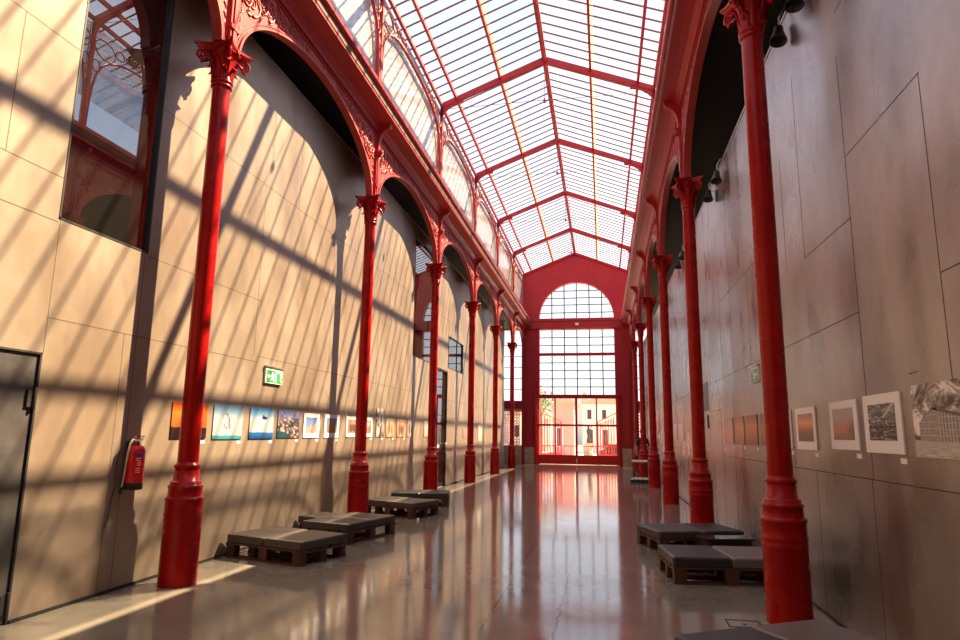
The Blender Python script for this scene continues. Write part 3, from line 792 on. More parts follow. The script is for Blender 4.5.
def a_diver(nt, Y, Z):
    c = band([(0,(.05,.35,.45)),(.10,(.08,.42,.5)),(.12,(.62,.72,.75)),(.55,(.7,.78,.82)),(.75,(.35,.55,.72)),(1,(.10,.32,.6))], .04)(nt, Y, Z)
    k = 0
    for y, z, ry, rz_ in ((.52,.52,.025,.15),(.46,.70,.02,.08),(.42,.74,.03,.025),(.44,.33,.035,.03),(.56,.36,.02,.08),(.36,.40,.02,.05)):
        b = blob(nt, Y, Z, y, z, ry, rz_); k = b if k == 0 else mth(nt, 'MAXIMUM', k, b)
    return mixc(nt, k, c, (.28,.10,.07))
def a_surf(nt, Y, Z):
    c = band([(0,(.01,.06,.2)),(.12,(.02,.15,.5)),(.2,(.03,.2,.55)),(.22,(.55,.65,.8)),(.6,(.7,.72,.78)),(.75,(.3,.55,.85)),(1,(.04,.3,.75))], .07)(nt, Y, Z)
    k = mth(nt, 'MAXIMUM', blob(nt, Y, Z, .6, .68, .12, .05), blob(nt, Y, Z, .55, .74, .05, .03))
    return mixc(nt, k, c, (.03,.04,.08))
def a_collage(nt, Y, Z):
    v = N(nt, 'ShaderNodeTexVoronoi'); v.inputs['Scale'].default_value = 9
    tc = N(nt, 'ShaderNodeTexCoord'); nt.links.new(tc.outputs['Generated'], v.inputs['Vector'])
    bw = ramp(nt, v.outputs['Distance'], [(.1,(.75,.68,.66)),(.4,(.4,.3,.3)),(.6,(.08,.08,.10))])
    c = mixc(nt, mth(nt, 'MULTIPLY', mth(nt, 'GREATER_THAN', Z, .72), .7), bw, (.25,.3,.7))
    return mixc(nt, blob(nt, Y, Z, .15, .05, .35, .18), c, (.02,.10,.12))
def a_town(c1, c2, sky):
    def f(nt, Y, Z):
        n = gn(nt, 5, (1,1,1.4)); n2 = gn(nt, 14)
        w = ramp(nt, n2, [(.35, c1), (.6, c2)])
        k = mth(nt, 'LESS_THAN', Z, mth(nt, 'ADD', mth(nt, 'MULTIPLY', n, .5), mth(nt, 'MULTIPLY', Y, .45)))
        return mixc(nt, k, ramp(nt, Z, [(.2, tuple(min(1, x*1.6) for x in sky)), (1, sky)]), w)
    return f
def a_dome(nt, Y, Z):
    w = ramp(nt, gn(nt, 12), [(.35,(.12,.05,.02)),(.65,(.7,.35,.08))])
    return mixc(nt, blob(nt, Y, Z, .5, .25, .38, .48), ramp(nt, Z, [(0,(.3,.3,.4)),(1,(.2,.28,.55))]), w)
def a_figs(bg, fg, n):
    def f(nt, Y, Z):
        rnd = random.Random(n); c = ramp(nt, gn(nt, 4), [(.35, tuple(x*.7 for x in bg)), (.65, bg)])
        for i in range(n):
            c = mixc(nt, blob(nt, Y, Z, .2+.6*(i+.5)/n, .35+.1*rnd.random(), .09, .3), c, tuple(x*(.6+.8*rnd.random()) for x in fg))
        return c
    return f
def a_fog(nt, Y, Z):
    return band([(0,(.14,.075,.055)),(.35,(.24,.11,.07)),(.5,(.55,.2,.09)),(.68,(.85,.30,.10)),(.85,(.5,.22,.13)),(1,(.33,.2,.16))], .12, 3, (1,1,4))(nt, Y, Z)
def a_mist(nt, Y, Z):
    c = band([(0,(.18,.13,.11)),(.3,(.55,.2,.11)),(.5,(.45,.24,.17)),(.7,(.42,.33,.29)),(1,(.36,.33,.31))], .2, 3)(nt, Y, Z)
    return mixc(nt, mth(nt, 'MULTIPLY', ramp(nt, mth(nt, 'ADD', mth(nt, 'MULTIPLY', gn(nt, 2), .4), mth(nt, 'ADD', mth(nt, 'MULTIPLY', Y, .9), mth(nt, 'MULTIPLY', mth(nt, 'ABSOLUTE', mth(nt, 'SUBTRACT', Z, .32)), 1.2))), [(.35,(1,1,1)),(.65,(0,0,0))]), .8), c, (.13,.11,.10))
def a_bwsky(nt, Y, Z):
    n = gn(nt, 5, (1,1,2.2), 8, .7, 1.2)
    sky = ramp(nt, n, [(.36,(.02,.018,.016)),(.5,(.12,.11,.10)),(.66,(.7,.68,.66))])
    sea = ramp(nt, gn(nt, 7, (1,.6,3), 6, .7), [(.42,(.02,.018,.016)),(.52,(.12,.1,.09)),(.7,(.75,.72,.7))])
    c = mixc(nt, mth(nt, 'LESS_THAN', Z, .34), sky, sea)
    c = mixc(nt, mth(nt, 'LESS_THAN', mth(nt, 'ABSOLUTE', mth(nt, 'SUBTRACT', Z, .36)), .025), c, (.03,.026,.024))
    ray = mth(nt, 'LESS_THAN', mth(nt, 'ABSOLUTE', mth(nt, 'SUBTRACT', mth(nt, 'ADD', mth(nt, 'MULTIPLY', Y, .9), Z), 1.02)), .06)
    return mixc(nt, mth(nt, 'MULTIPLY', ray, mth(nt, 'GREATER_THAN', Z, .62)), c, (.5,.48,.46))
def a_plain(stops): return band(stops, .15)
def a_bwcloud(nt, Y, Z):
    n = gn(nt, 3.2, (1,1,1), 8, .72, .8)
    return ramp(nt, n, [(.42,(.05,.04,.035)),(.5,(.32,.28,.26)),(.58,(.85,.82,.80))])
def a_street(nt, Y, Z):
    return ramp(nt, gn(nt, 6, (1,1,5), 6, .7), [(.35,(.22,.19,.17)),(.6,(.65,.6,.56))])
def a_facade(nt, Y, Z):
    t = N(nt, 'ShaderNodeTexBrick'); t.inputs['Scale'].default_value = 1.0; t.offset = 0
    t.inputs['Color1'].default_value = (.10,.085,.075,1); t.inputs['Color2'].default_value = (.16,.135,.12,1); t.inputs['Mortar'].default_value = (.48,.43,.39,1)
    t.inputs['Brick Width'].default_value = .07; t.inputs['Row Height'].default_value = .2; t.inputs['Mortar Size'].default_value = .018
    cb = N(nt, 'ShaderNodeCombineXYZ'); nt.links.new(Y, cb.inputs[0]); nt.links.new(Z, cb.inputs[1]); nt.links.new(cb.outputs[0], t.inputs['Vector'])
    return mixc(nt, .3, t.outputs['Color'], ramp(nt, gn(nt, 9), [(.3,(.1,.09,.08)),(.7,(.6,.55,.5))]))

def picture(x, s, y0, y1, z0, z1, mat, label, mat_w=0.0, card=True, grp='prints', th=.012, nm='photo_print'):
    # s: +1 hangs on the left wall, -1 on the right wall
    yc = (y0+y1)/2; root = None
    w2, h = (y1-y0)/2, z1-z0
    if mat_w:
        root = MB().box(0, s*.012, -w2, w2, 0, h).build('framed_print', WHITE, None, (x, yc, z0))
        MB().box(s*.012, s*.0135, -w2+mat_w, w2-mat_w, mat_w, h-mat_w*.8).build('print', mat, root)
    else:
        root = MB().box(0, s*th, -w2, w2, 0, h).build(nm, mat, None, (x, yc, z0))
    tag(root, label, 'picture', grp)
    if card:
        yy = y1-.045 if s > 0 else y0+.045
        c = MB().box(0, s*.004, -.045, .045, 0, .035).build('caption_card', WHITE, None, (x, yy, z0-.06))
        tag(c, 'caption card below the ' + ' '.join(label.split(',')[0].replace('white-bordered ', '').split()[:11]), 'caption card', 'caption cards under the prints')
    return root
GL, GR = 'prints on the left wall', 'prints on the right wall'
picture(WL, 1, 6.31, 6.95, 1.41, 1.80, art('sunset_print', a_sunset, k=.6), 'orange sunset print behind the nearest left column', grp=GL)
picture(WL, 1, 7.08, 7.72, 1.40, 1.81, art('leap_print', a_diver, k=.6), 'pale blue print of a leaping figure over turquoise water', grp=GL)
picture(WL, 1, 7.90, 8.53, 1.40, 1.81, art('sea_print', a_surf, k=.6), 'blue and white print of a flying shape over deep blue sea', grp=GL)
picture(WL, 1, 8.66, 9.33, 1.41, 1.81, art('collage_print', a_collage, k=.6), 'busy pale print, fourth from the nearest left column', grp=GL)
picture(WL, 1, 9.48, 10.05, 1.41, 1.79, art('town_print', a_town((.55,.3,.2),(.8,.6,.5),(.18,.28,.6)), k=.6), 'white-bordered print of a pinkish town under blue sky', .075, grp=GL)
picture(WL, 1, 10.25, 10.86, 1.41, 1.80, art('dome_print', a_dome, k=.6), 'white-bordered print of a golden mound under a dusky sky', .08, grp=GL)
picture(WL, 1, 11.2, 11.82, 1.42, 1.79, art('people_print', a_figs((.6,.4,.3),(.25,.08,.06),4), k=.6), 'white-bordered print of people to the left of the second left column', .07, grp=GL)
picture(WL, 1, 11.98, 12.56, 1.42, 1.80, art('grey_street_print', a_town((.25,.15,.12),(.5,.4,.35),(.4,.42,.5)), k=.6), 'white-bordered print to the right of the second left column', .07, grp=GL)
picture(WL, 1, 12.80, 13.24, 1.42, 2.00, art('tall_bw_print', a_bwcloud, k=.6), 'tall narrow black and white print on the left wall', grp=GL)
picture(WL, 1, 13.42, 13.98, 1.42, 1.81, art('cream_print', a_figs((.75,.6,.42),(.35,.2,.12),2), k=.6), 'cream print with a dark diagonal, just right of the tall print', grp=GL)
picture(WL, 1, 14.18, 14.80, 1.42, 1.81, art('orange_street_print', a_figs((.8,.5,.35),(.3,.12,.07),3), k=.6), 'orange toned print, second to the right of the tall print', grp=GL)
picture(WL, 1, 14.96, 15.48, 1.42, 1.81, art('pale_figure_print', a_figs((.6,.5,.5),(.1,.06,.06),2), k=.6), 'pale print with dark upright figures under the dark window', grp=GL)
picture(WL, 1, 16.45, 16.95, 1.42, 1.83, art('pale_print', a_plain([(0,(.7,.55,.42)),(1,(.8,.7,.6))]), k=.6), 'plain pale print beside the third left column', grp=GL, card=False)
picture(WL, 1, 21.25, 21.85, 1.38, 1.70, art('brown_print', a_plain([(0,(.4,.25,.14)),(1,(.55,.38,.25))]), k=.6), 'small brown print beyond the glass door on the left wall', grp=GL, card=False)
picture(WL, 1, 23.95, 24.65, 1.25, 1.90, art('white_print', a_plain([(0,(.8,.72,.62)),(1,(.85,.8,.75))]), k=.6), 'upright white print between the fourth and fifth left columns', grp=GL, card=False)
# right wall
def bw_building():
    root = picture(WR, -1, 3.62, 4.43, 1.40, 1.83, art('bw_cloud_print', a_bwcloud), 'unframed black and white print of a corner building under clouds', grp=GR, card=False)
    fm_ = art('bw_facade', a_facade); st = art('bw_street', a_street)
    def flat(name, poly, m): MB().prism(poly, -.0125, -.0135, 'x').build(name, m, root)
    flat('printed_facade', [(.33,.10),(.33,.20),(.155,.285),(.12,.285),(.10,.265),(.10,.09)], fm_)
    flat('printed_side_facade', [(.10,.09),(.10,.265),(-.40,.19),(-.40,.09)], fm_)
    flat('printed_street', [(.405,0),(.405,.10),(.33,.10),(.10,.09),(-.405,.09),(-.405,0)], st)
    flat('printed_roof', [(.34,.20),(.155,.29),(.13,.33),(.11,.29),(-.4,.20),(-.4,.19),(.10,.265),(.155,.28)], art('bw_roof', a_plain([(0,(.08,.07,.06)),(1,(.16,.14,.12))])))
bw_building()
picture(WR, -1, 4.59, 5.20, 1.41, 1.81, art('bw_sky_print', a_bwsky), 'white-bordered black and white print of a stormy sky over water', .085, grp=GR)
picture(WR, -1, 5.33, 5.93, 1.42, 1.80, art('mist_print', a_mist), 'white-bordered grey print with an orange glow on misty water', .075, grp=GR)
picture(WR, -1, 6.32, 6.93, 1.40, 1.79, art('fog_print', a_fog), 'white-bordered orange and brown sunset print right of the near column', .075, grp=GR)
picture(WR, -1, 7.10, 7.68, 1.40, 1.79, art('haze_print', a_plain([(0,(.3,.2,.16)),(.5,(.6,.4,.3)),(1,(.5,.42,.38))])), 'white-bordered print mostly hidden by the nearest right column', .07, grp=GR)
for q, (ya, yb, cc) in enumerate(((7.92,8.42,((.15,.07,.05),(.4,.18,.1))),(8.6,9.2,((.22,.10,.07),(.62,.2,.08))),(9.38,9.98,((.3,.15,.08),(.6,.32,.16))),(10.14,10.8,((.5,.26,.18),(.6,.36,.27))))):
    picture(WR, -1, ya, yb, 1.41, 1.79, art('amber_print', a_plain([(0,cc[0]),(.6,cc[1]),(1,cc[0])])), ['dark unframed print half hidden behind the nearest right column','dark print with a red glow','amber brown unframed print','pale salmon unframed print'][q] + (' on the right wall' if q else ''), grp=GR)
for q, (ya, yb) in enumerate(((16.15,17.2),(17.5,18.4),(19.6,20.3))):
    picture(WR, -1, ya, yb, 1.41, 1.83, art('far_print', a_plain([(0,(.6,.42,.36)),(1,(.75,.62,.58))])), ['pale pink print between the second and third right columns','whitish pink print just left of the pale pink print','pale print beside the third right column'][q], grp=GR, card=False)

# ------------------------------------------------------------------ exit signs
GREEN = simple('exit_green', (.02,.30,.12), .4, var=.05)
SIGNW = simple('exit_pale', (.72,.78,.62), .4, var=.04)
def exit_sign(x, s, y0, y1, z0, z1, label):
    w = y1-y0; h = z1-z0
    o = MB().box(0, s*.03, 0, w, 0, h).build('exit_sign', SIGNW, None, (x, y0, z0))
    g = MB(); g.box(s*.03, s*.032, w*.05, w*.95, h*.06, h*.82)
    g.build('green_panel', GREEN, o)
    MB().box(0, s*.045, -.01, w+.01, h, h+.02).build('housing', CHROME, o)
    m = MB(); X0, X1 = s*.032, s*.0335
    def poly(pts): m.prism([(w*a, h*b) for a, b in pts], X0, X1, 'x')
    poly([(.56,.12),(.56,.76),(.90,.76),(.90,.12),(.84,.12),(.84,.69),(.62,.69),(.62,.12)])           # doorway
    poly([(.36,.62),(.42,.62),(.44,.67),(.42,.72),(.37,.72),(.35,.67)])                                  # head
    poly([(.34,.58),(.46,.58),(.52,.44),(.49,.42),(.44,.50),(.43,.36),(.50,.26),(.48,.12),(.44,.12),(.45,.24),(.38,.32),(.32,.20),(.24,.20),(.24,.25),(.30,.25),(.36,.40),(.36,.50),(.31,.42),(.28,.45)])  # runner
    poly([(.08,.44),(.18,.60),(.18,.49),(.26,.49),(.26,.39),(.18,.39),(.18,.28)])                        # arrow
    m.build('pictogram', WHITE, o)
    tag(o, label, 'sign', 'green exit signs'); return o
exit_sign(WL, 1, 8.19, 8.67, 2.16, 2.38, 'green exit sign with running figure on the sunlit left wall')
o = exit_sign(WR, -1, 8.30, 8.72, 2.18, 2.37, 'pale green exit sign on the grey right wall beside the near column')

# ------------------------------------------------------------------ fire extinguisher on the left wall
EXT = paint('extinguisher_red', (.58,.008,.012), (.64,.014,.016), .25)
fe = empty('fire_extinguisher', (WL+.100, 5.70, .93))
MB().lathe([(.078,.062),(.083,.07),(.083,.36),(.078,.385),(.062,.41),(.035,.425),(.024,.43),(.024,.445)], 28).build('cylinder', EXT, fe)
MB().lathe([(.07,0),(.086,.006),(.086,.062),(.083,.066)], 28).build('base_skirt', BLACK, fe)
v = MB().lathe([(.022,.44),(.026,.447),(.026,.475),(.018,.48)], 14).box(-.015,.015,-.03,.07,.475,.487).box(-.012,.012,-.01,.085,.50,.51).box(-.012,.012,-.03,-.01,.475,.51)
v.build('valve_head', BRASS, fe)
MB().lathe([(.004,.455),(.02,.456),(.02,.468),(.004,.47)], 12, (.03,.0)).build('pressure_gauge', WHITE, fe)
MB().tube([(.01,-.02,.46),(.0,-.06,.475),(-.008,-.085,.44),(-.012,-.096,.35),(-.022,-.096,.22),(-.034,-.096,.10),(-.045,-.096,.02)], .0095, 8).build('hose', simple('grey_hose', (.5,.45,.40), .5), fe)
MB().tube([(-.044,-.096,.03),(-.05,-.097,-.03)], [.012,.017], 8).build('nozzle', BLACK, fe)
def wrap(r, z0, z1, a0, a1, n=8):
    vs = []; 
    for i in range(n+1):
        a = a0+(a1-a0)*i/n; vs += [(r*math.cos(a), r*math.sin(a), z0), (r*math.cos(a), r*math.sin(a), z1), ((r+.001)*math.cos(a),(r+.001)*math.sin(a),z0), ((r+.001)*math.cos(a),(r+.001)*math.sin(a),z1)]
    fs = []
    for i in range(n):
        o, p = 4*i, 4*i+4; fs += [(o+2,p+2,p+3,o+3),(o,o+1,p+1,p),(o+1,o+3,p+3,p+1),(o,p,p+2,o+2)]
    return vs, fs
b = MB(); b.add(*wrap(.0835,.315,.345,-1.05,-.15)); b.build('blue_label', simple('label_blue', (.03,.03,.32), .4), fe)
b = MB()
for z, a0, a1 in ((.295,-.4,.4),(.275,-.35,.3),(.20,-.3,.35),(.18,-.35,.25),(.165,-.3,.3)): b.add(*wrap(.0835, z, z+.003, a0*.8-.55, a1*.8-.55))
b.tube([(.0842*math.cos(-.45+.18*math.cos(t)), .0842*math.sin(-.45+.18*math.cos(t)), .245+.016*math.sin(t)) for t in [2*PI*i/14 for i in range(14)]], .0025, 4, closed=True)
b.build('white_print', WHITE, fe)
MB().box(-.105,-.08,-.02,.02,.30,.46).box(-.09,.03,-.03,.03,.432,.44).build('wall_bracket', DARK, fe)
tag(fe, 'red fire extinguisher with black base hung on the left wall', 'fire extinguisher')
o = MB().tube([(WL+.006,5.62,1.30),(WL+.02,5.57,1.26),(WL+.02,5.545,1.18),(WL+.02,5.55,1.08),(WL+.012,5.56,.95),(WL+.012,5.53,.75),(WL+.008,5.50,.6)], .004, 5).build('loose_cable', DARK)
tag(o, 'thin dark cable looping on the left wall beside the fire extinguisher', 'cable')

# ------------------------------------------------------------------ spotlights on the top edge of the right wall
def spot(root):
    MB().tube([(.05,0,.0),(-.02,0,.04),(-.07,0,-.06),(-.075,0,-.14)], .010, 6).build('arm', CHROME, root)
    a = Matrix.Rotation(math.radians(8), 4, 'Y') @ Matrix.Rotation(math.radians(-14), 4, 'X')
    m = MB().lathe([(.03,-.06),(.045,-.055),(.05,0),(.075,.09),(.085,.12),(.075,.121),(.05,.05)], 18)
    m.v = [tuple(Matrix.Translation((-.085,0,-.22)) @ a @ Matrix.Rotation(PI, 4, 'X') @ Vector(p)) for p in m.v]
    m.build('lamp_head', DARK, root)
proto = empty('spotlight'); spot(proto)
SN = ['nearest to the viewer','second from the viewer','third from the viewer, by the second right column','fourth from the viewer','fifth from the viewer','sixth from the viewer','seventh and farthest from the viewer']
for i, y in enumerate((5.75, 6.3, 9.95, 10.75, 14.4, 15.2, 19.2)):
    o = proto if i == 0 else copy_tree(proto)
    o.location = (WR-.0, y, ZRT+.02)
    tag(o, 'black spotlight on the right wall top, ' + SN[i], 'spotlight', 'spotlights along the right wall')

# ------------------------------------------------------------------ person behind the fifth right column
def person(x, y, face):
    V = [(0,0,.93),(0,0,1.12),(0,0,1.34),(0,0,1.45),(0,.01,1.52),(0,.03,1.60),(0,.01,1.70)]
    R = [(.15,.11),(.135,.10),(.165,.105),(.07,.06),(.05,.05),(.075,.09),(.07,.08)]
    Ed = [(0,1),(1,2),(2,3),(3,4),(4,5),(5,6)]
    for s in (-1, 1):
        b = len(V)
        V += [(s*.17,0,1.38),(s*.23,.0,1.16),(s*.255,.10,.94),(s*.25,.16,.86)]; R += [(.062,.06),(.047,.047),(.034,.034),(.035,.028)]
        Ed += [(2,b),(b,b+1),(b+1,b+2),(b+2,b+3)]
        b = len(V)
        V += [(s*.09,0,.86),(s*.11,.02,.48),(s*.12,-.02,.09),(s*.13,.12,.045)]; R += [(.095,.095),(.062,.062),(.045,.045),(.048,.035)]
        Ed += [(0,b),(b,b+1),(b+1,b+2),(b+2,b+3)]
        for f in range(4):
            b2 = len(V); k = b-1
            dy = (-.024+.016*f)
            V += [(s*(.25+dy*.6),.19+.004*f,.83),(s*(.245+dy*.7),.205,.79-.006*(f in (1,2)))]; R += [(.010,.010),(.008,.008)]
            Ed += [(k,b2),(b2,b2+1)]
        b2 = len(V); V += [(s*.215,.19,.86),(s*.205,.21,.83)]; R += [(.011,.011),(.009,.009)]; Ed += [(b-1,b2),(b2,b2+1)]
    me = bpy.data.meshes.new('body'); me.from_pydata(V, Ed, [])
    o = bpy.data.objects.new('person', me); C.objects.link(o)
    sk = o.modifiers.new('s', 'SKIN'); sub = o.modifiers.new('u', 'SUBSURF'); sub.levels = 1; sub.render_levels = 1
    if not me.skin_vertices: bpy.context.view_layer.update()
    for i, r in enumerate(R): me.skin_vertices[0].data[i].radius = r; me.skin_vertices[0].data[i].use_root = (i == 0)
    bpy.context.view_layer.update()
    nm = bpy.data.meshes.new_from_object(o.evaluated_get(bpy.context.evaluated_depsgraph_get()))
    o.modifiers.clear(); o.data = nm; nm.materials.clear()
    for m in (simple('skin_tone', (.45,.24,.16), .5), simple('black_shirt', (.02,.02,.022), .8), simple('dark_trousers', (.025,.025,.035), .8), simple('dark_shoes', (.03,.03,.03), .5)): nm.materials.append(m)
    for p in nm.polygons:
        z = p.center.z; r = abs(p.center.x); p.use_smooth = True
        p.material_index = 3 if z < .10 else 2 if z < .92 and r < .205 else 1 if (z < 1.47 and (r < .19 or z > 1.17)) else 0
    o.location = (x, y, .003); o.rotation_euler.z = face
    h = MB().lathe([(.02,1.79),(.07,1.775),(.092,1.73),(.096,1.68),(.09,1.62)], 16, (0,.0)); h.build('hair', simple('dark_hair', (.02,.014,.01), .6), o)
    e = MB()
    for s in (-1, 1): e.lathe([(.002,1.655),(.009,1.66),(.009,1.672),(.002,1.677)], 8, (s*.032,.098))
    e.build('eye', BLACK, o)
    MB().prism([(-.012,1.62),(.012,1.62),(.005,1.66),(-.005,1.66)], .09, .128, 'y').build('nose', nm.materials[0], o)
    tag(o, 'person in a black shirt and dark trousers standing behind a right-hand column', 'person')
person(XR-.02, KY(4)+.42, PI)
# small pale table and striped pallet by the person
t = empty('side_table', (1.27, 24.45, 0))
MB().bbox(-.26,.26,-.22,.22,.60,.66,.01).build('tabletop', WHITE, t)
for a in (-.2, .2):
    for b in (-.16, .16): MB().tube([(a,b,0),(a,b,.60)], .014, 6).build('leg', DARK, t)
tag(t, 'small white-topped table with thin legs before the standing person', 'table')
p = empty('bare_pallet', (1.22, 22.9, 0), math.radians(-12))
for i in range(4): MB().box(-.26+.14*i,-.26+.14*i+.07,-.5,.5,.10,.12).build('slat', WHITE, p)
for y in (-.45, 0, .45): MB().box(-.27,.27,y-.05,y+.05,0,.10).build('runner', BLACK, p)
tag(p, 'low dark pallet with pale slats on the floor near the standing person', 'pallet')

# ------------------------------------------------------------------ the street beyond the door
structure('street', MB().box(-40, 40, YE+.5, 120, -.3, -.12), simple('pale_paving', (.62,.58,.52), .8, var=.1, scale=2))
def gate(x, y, rz, flip, label):
    g = empty('iron_gate', (x, y, -.12), rz); W = 1.75
    f = MB().box(0,.08,-.04,.04,0,3.0).box(W-.06,W,-.03,.03,0,2.4).box(0,W,-.025,.025,.12,.20).box(0,W,-.025,.025,1.0,1.06).box(0,W,-.025,.025,2.2,2.26)
    f.build('gate_frame', DRED, g)
    for i in range(8):
        xx = .2 + i*.19
        MB().box(xx-.018,xx+.018,-.015,.015,.2,2.9-.35*xx).build('gate_bar', DRED, g)
    MB().box(.06,W-.05,-.012,.012,.2,.62).build('kick_panel', DRED, g)
    s = MB()
    for i in range(4):
        cx = .27+i*.4; s.tube([(cx+.15*math.cos(t)*(1-t/14), 0, 2.5-.1*i+.15*math.sin(t)*(1-t/14)) for t in [q*.5 for q in range(22)]], .016, 4)
    s.tube([(.04,0,3.0),(.6,0,2.82),(1.2,0,2.6),(W,0,2.4)], .03, 5)
    s.build('scrollwork', DRED, g)
    if flip: g.scale = (-1, 1, 1)
    tag(g, label, 'gate', 'iron gates outside')
gate(-3.75, 37.2, math.radians(38), False, 'red iron gate leaf standing open outside the door on the left')
gate(1.05, 37.2, math.radians(-38), True, 'red iron gate leaf standing open outside the door on the right')
fe_ = MB()
o = empty('street_railing', (-1.3, 39.5, -.12))
for i in range(14): MB().box(-2.6+.4*i-.015,-2.6+.4*i+.015,-.015,.015,0,1.0).build('baluster', DRED, o)
MB().box(-2.7,2.7,-.025,.025,.98,1.03).box(-2.7,2.7,-.02,.02,.1,.14).build('rail', DRED, o)
tag(o, 'low red railing along the street beyond the gates', 'railing')
def house(x0, x1, y, h, wall, roof, label, wins, rh=1.3):
    o = empty('town_house', ((x0+x1)/2, y, -.12)); w = (x1-x0)/2
    MB().box(-w,w,0,7,0,h).box(-w-.15,w+.15,-.2,7,h-.25,h).box(-w,w,-.08,0,2.7,2.85).build('wall', wall, o)
    MB().prism([(-w-.3,h),(w+.3,h),(w*.6,h+rh),(-w*.6,h+rh)], -.3, 7.2, 'y').build('roof', roof, o)
    for (a, b, c, d) in wins:
        f = MB().box(a-.1,a+c+.1,-.06,0,b-.1,b+d+.1).build('window_frame', WHITE, o)
        MB().box(a,a+c,-.08,-.06,b,b+d).box(a+c/2-.03,a+c/2+.03,-.1,-.07,b,b+d).build('pane', DARK, f)
    tag(o, label, 'building', 'houses across the street')
CREAM = simple('cream_render', (.86,.79,.64), .9, var=.06, scale=1); PINK = simple('salmon_render', (.78,.34,.28), .9, var=.06, scale=1)
ROOF = simple('terracotta_tiles', (.66,.38,.27), .9, var=.2, scale=8); OCHRE = simple('pale_ochre_render', (.84,.70,.52), .9, var=.06)
house(-4.0, -2.3, 53, 4.2, PINK, ROOF, 'salmon pink house front seen left of the door centre', [(-.5,.8,.4,1.4)], .4)
house(-1.95, 3.4, 64, 4.6, CREAM, ROOF, 'cream house front with tall dark windows seen right of the door centre', [(-2.2,3.2,.4,.9),(-.8,3.2,.4,.9),(.7,3.2,.4,.9),(-2.2,.5,.5,1.7),(-.8,.5,.5,1.7),(.7,.5,.5,1.7)], .55)
house(-9.8, -5.4, 68, 3.6, OCHRE, ROOF, 'pale ochre house behind the left gate', [(.8,1.4,.5,1.2),(-1.5,1.4,.5,1.2)], .8)
o = MB().box(-.28,.28,-.28,.28,0,5.9).prism([(-.38,5.9),(.38,5.9),(0,6.6)], -.38, .38, 'y').build('roof_turret', ROOF, None, (-2.0, 74, -.12)); tag(o, 'terracotta turret rising over the cream house', 'turret')
hb = MB(); hb.prism([(-30,0),(-12,6),(-3,7.6),(6,6.4),(30,0)], 105, 108, 'y'); structure('hill', hb, simple('hazy_hill', (.45,.5,.5), .95))
st = empty('street_monument', (-1.12, 52, -.12))
MB().lathe([(.4,0),(.4,.25),(.28,.3),(.25,.9),(.3,.95),(.3,1.05)], 12).build('pedestal', STONE, st)
MB().lathe([(.14,1.05),(.17,1.2),(.10,1.6),(.16,1.95),(.14,2.1),(.06,2.16),(.09,2.27),(.08,2.36),(.02,2.4)], 12).tube([(0,0,2.0),(.18,0,2.15),(.22,0,2.45)], .04, 6).build('figure', DARK, st)
tag(st, 'dark statue with raised arm on a stone pedestal across the street', 'statue')
car = empty('parked_car', (.75, 43.5, -.12))
MB().prism([(-1.0,.25),(1.0,.25),(1.02,.65),(.75,.72),(.45,1.1),(-.45,1.1),(-.8,.72),(-1.02,.65)], -.75, .75, 'y').build('car_body', DARK, car)
for a in (-.62, .62):
    for b in (-.72, .72):
        m = MB().lathe([(.05,-.08),(.26,-.08),(.28,-.04),(.28,.04),(.26,.08),(.05,.08)], 16); m.v = [(x+a, z+b, y+.28) for x, y, z in m.v]; m.build('wheel', BLACK, car)
tag(car, 'dark parked car outside behind the right gate', 'car')
tr = empty('street_tree', (-4.55, 48.5, -.12)); MB().tube([(0,0,0),(.05,0,2),(0,0,3.6)], [.16,.12,.06], 8).build('trunk', WOOD, tr)
lf = MB(); rnd = random.Random(3)
for i in range(420):
    d = Vector((rnd.gauss(0,.5), rnd.gauss(0,.5), rnd.gauss(0,.42))); c = Vector((0,0,4.0)) + d
    a, b = Vector((rnd.gauss(0,1),rnd.gauss(0,1),rnd.gauss(0,1))).normalized()*.13, Vector((rnd.gauss(0,1),rnd.gauss(0,1),rnd.gauss(0,1))).normalized()*.09
    lf.add([c-a, c+b, c+a, c-b], [(0,1,2,3)])
lf.build('foliage', simple('olive_leaf', (.20,.26,.09), .7), tr)
tag(tr, 'small green tree beside the salmon pink house', 'tree')

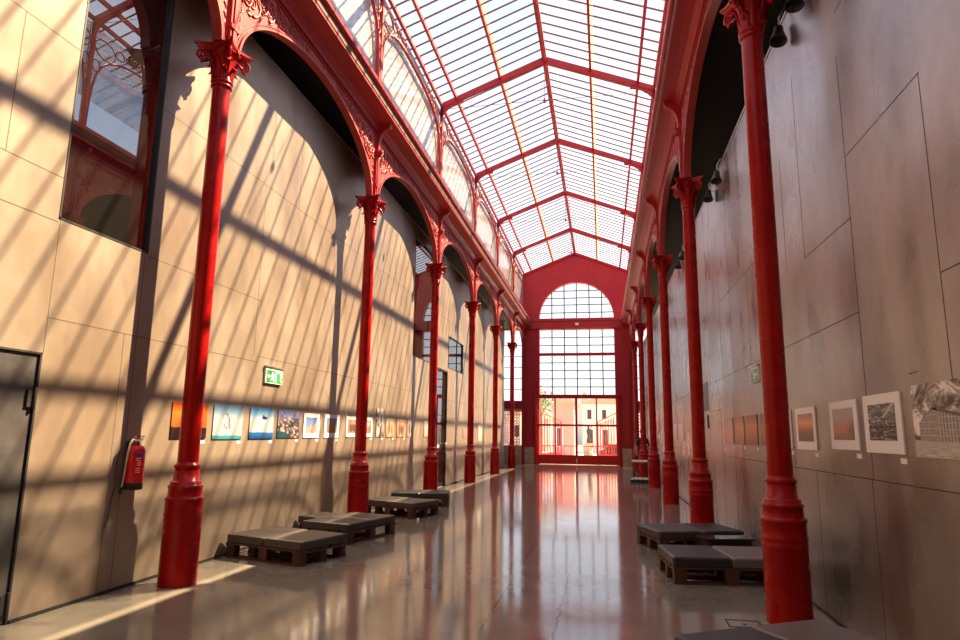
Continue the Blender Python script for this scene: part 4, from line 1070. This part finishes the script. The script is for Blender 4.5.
# ------------------------------------------------------------------ sun, sky, camera
SUN_E, SKY_S, EXPO = 22.5, 0.97, 0.34
sd = bpy.data.lights.new('sun', 'SUN'); sd.energy = SUN_E; sd.color = (1.0, .73, .44); sd.angle = math.radians(.55)
so = bpy.data.objects.new('sun', sd); C.objects.link(so)
so.rotation_euler = Vector((-1, -.90, -1.53)).to_track_quat('-Z', 'Y').to_euler()
w = bpy.data.worlds.new('sky'); sc.world = w; w.use_nodes = True
nt = w.node_tree; nt.nodes.clear()
out = nt.nodes.new('ShaderNodeOutputWorld'); bg = nt.nodes.new('ShaderNodeBackground')
tc = nt.nodes.new('ShaderNodeTexCoord'); sep = nt.nodes.new('ShaderNodeSeparateXYZ'); nt.links.new(tc.outputs['Generated'], sep.inputs[0])
c = ramp(nt, sep.outputs[2], [(0,(1.05,1.08,1.14)),(.12,(1.08,1.13,1.22)),(.28,(.92,1.05,1.28)),(.55,(.55,.72,1.08)),(1,(.60,.74,1.05))])
nt.links.new(c, bg.inputs[0]); bg.inputs[1].default_value = SKY_S; nt.links.new(bg.outputs[0], out.inputs[0])

f, pitch, yaw, roll = 647.16, .17480, .18770, -.01360
cy, sy, cp, sp, cr, sr = math.cos(yaw), math.sin(yaw), math.cos(pitch), math.sin(pitch), math.cos(roll), math.sin(roll)
R = Matrix(((cy,-sy,0),(sy,cy,0),(0,0,1))) @ Matrix(((1,0,0),(0,cp,-sp),(0,sp,cp))) @ Matrix(((cr,0,sr),(0,1,0),(-sr,0,cr)))
right, fwd, up = R.col[0], R.col[1], R.col[2]
M = Matrix((( right.x, up.x, -fwd.x, 0),(right.y, up.y, -fwd.y, 0),(right.z, up.z, -fwd.z, 1.5),(0,0,0,1)))
cd = bpy.data.cameras.new('camera'); cd.sensor_width = 36; cd.lens = f/960*36; cd.clip_end = 500
co = bpy.data.objects.new('camera', cd); C.objects.link(co); co.matrix_world = M
sc.camera = co
vs = sc.view_settings
vs.view_transform = 'Standard'; vs.look = 'None'; vs.gamma = 1; vs.exposure = EXPO; vs.use_curve_mapping = False
sc.cycles.max_bounces = 8; sc.cycles.diffuse_bounces = 4; sc.cycles.glossy_bounces = 4; sc.cycles.transparent_max_bounces = 12; sc.cycles.sample_clamp_indirect = 6
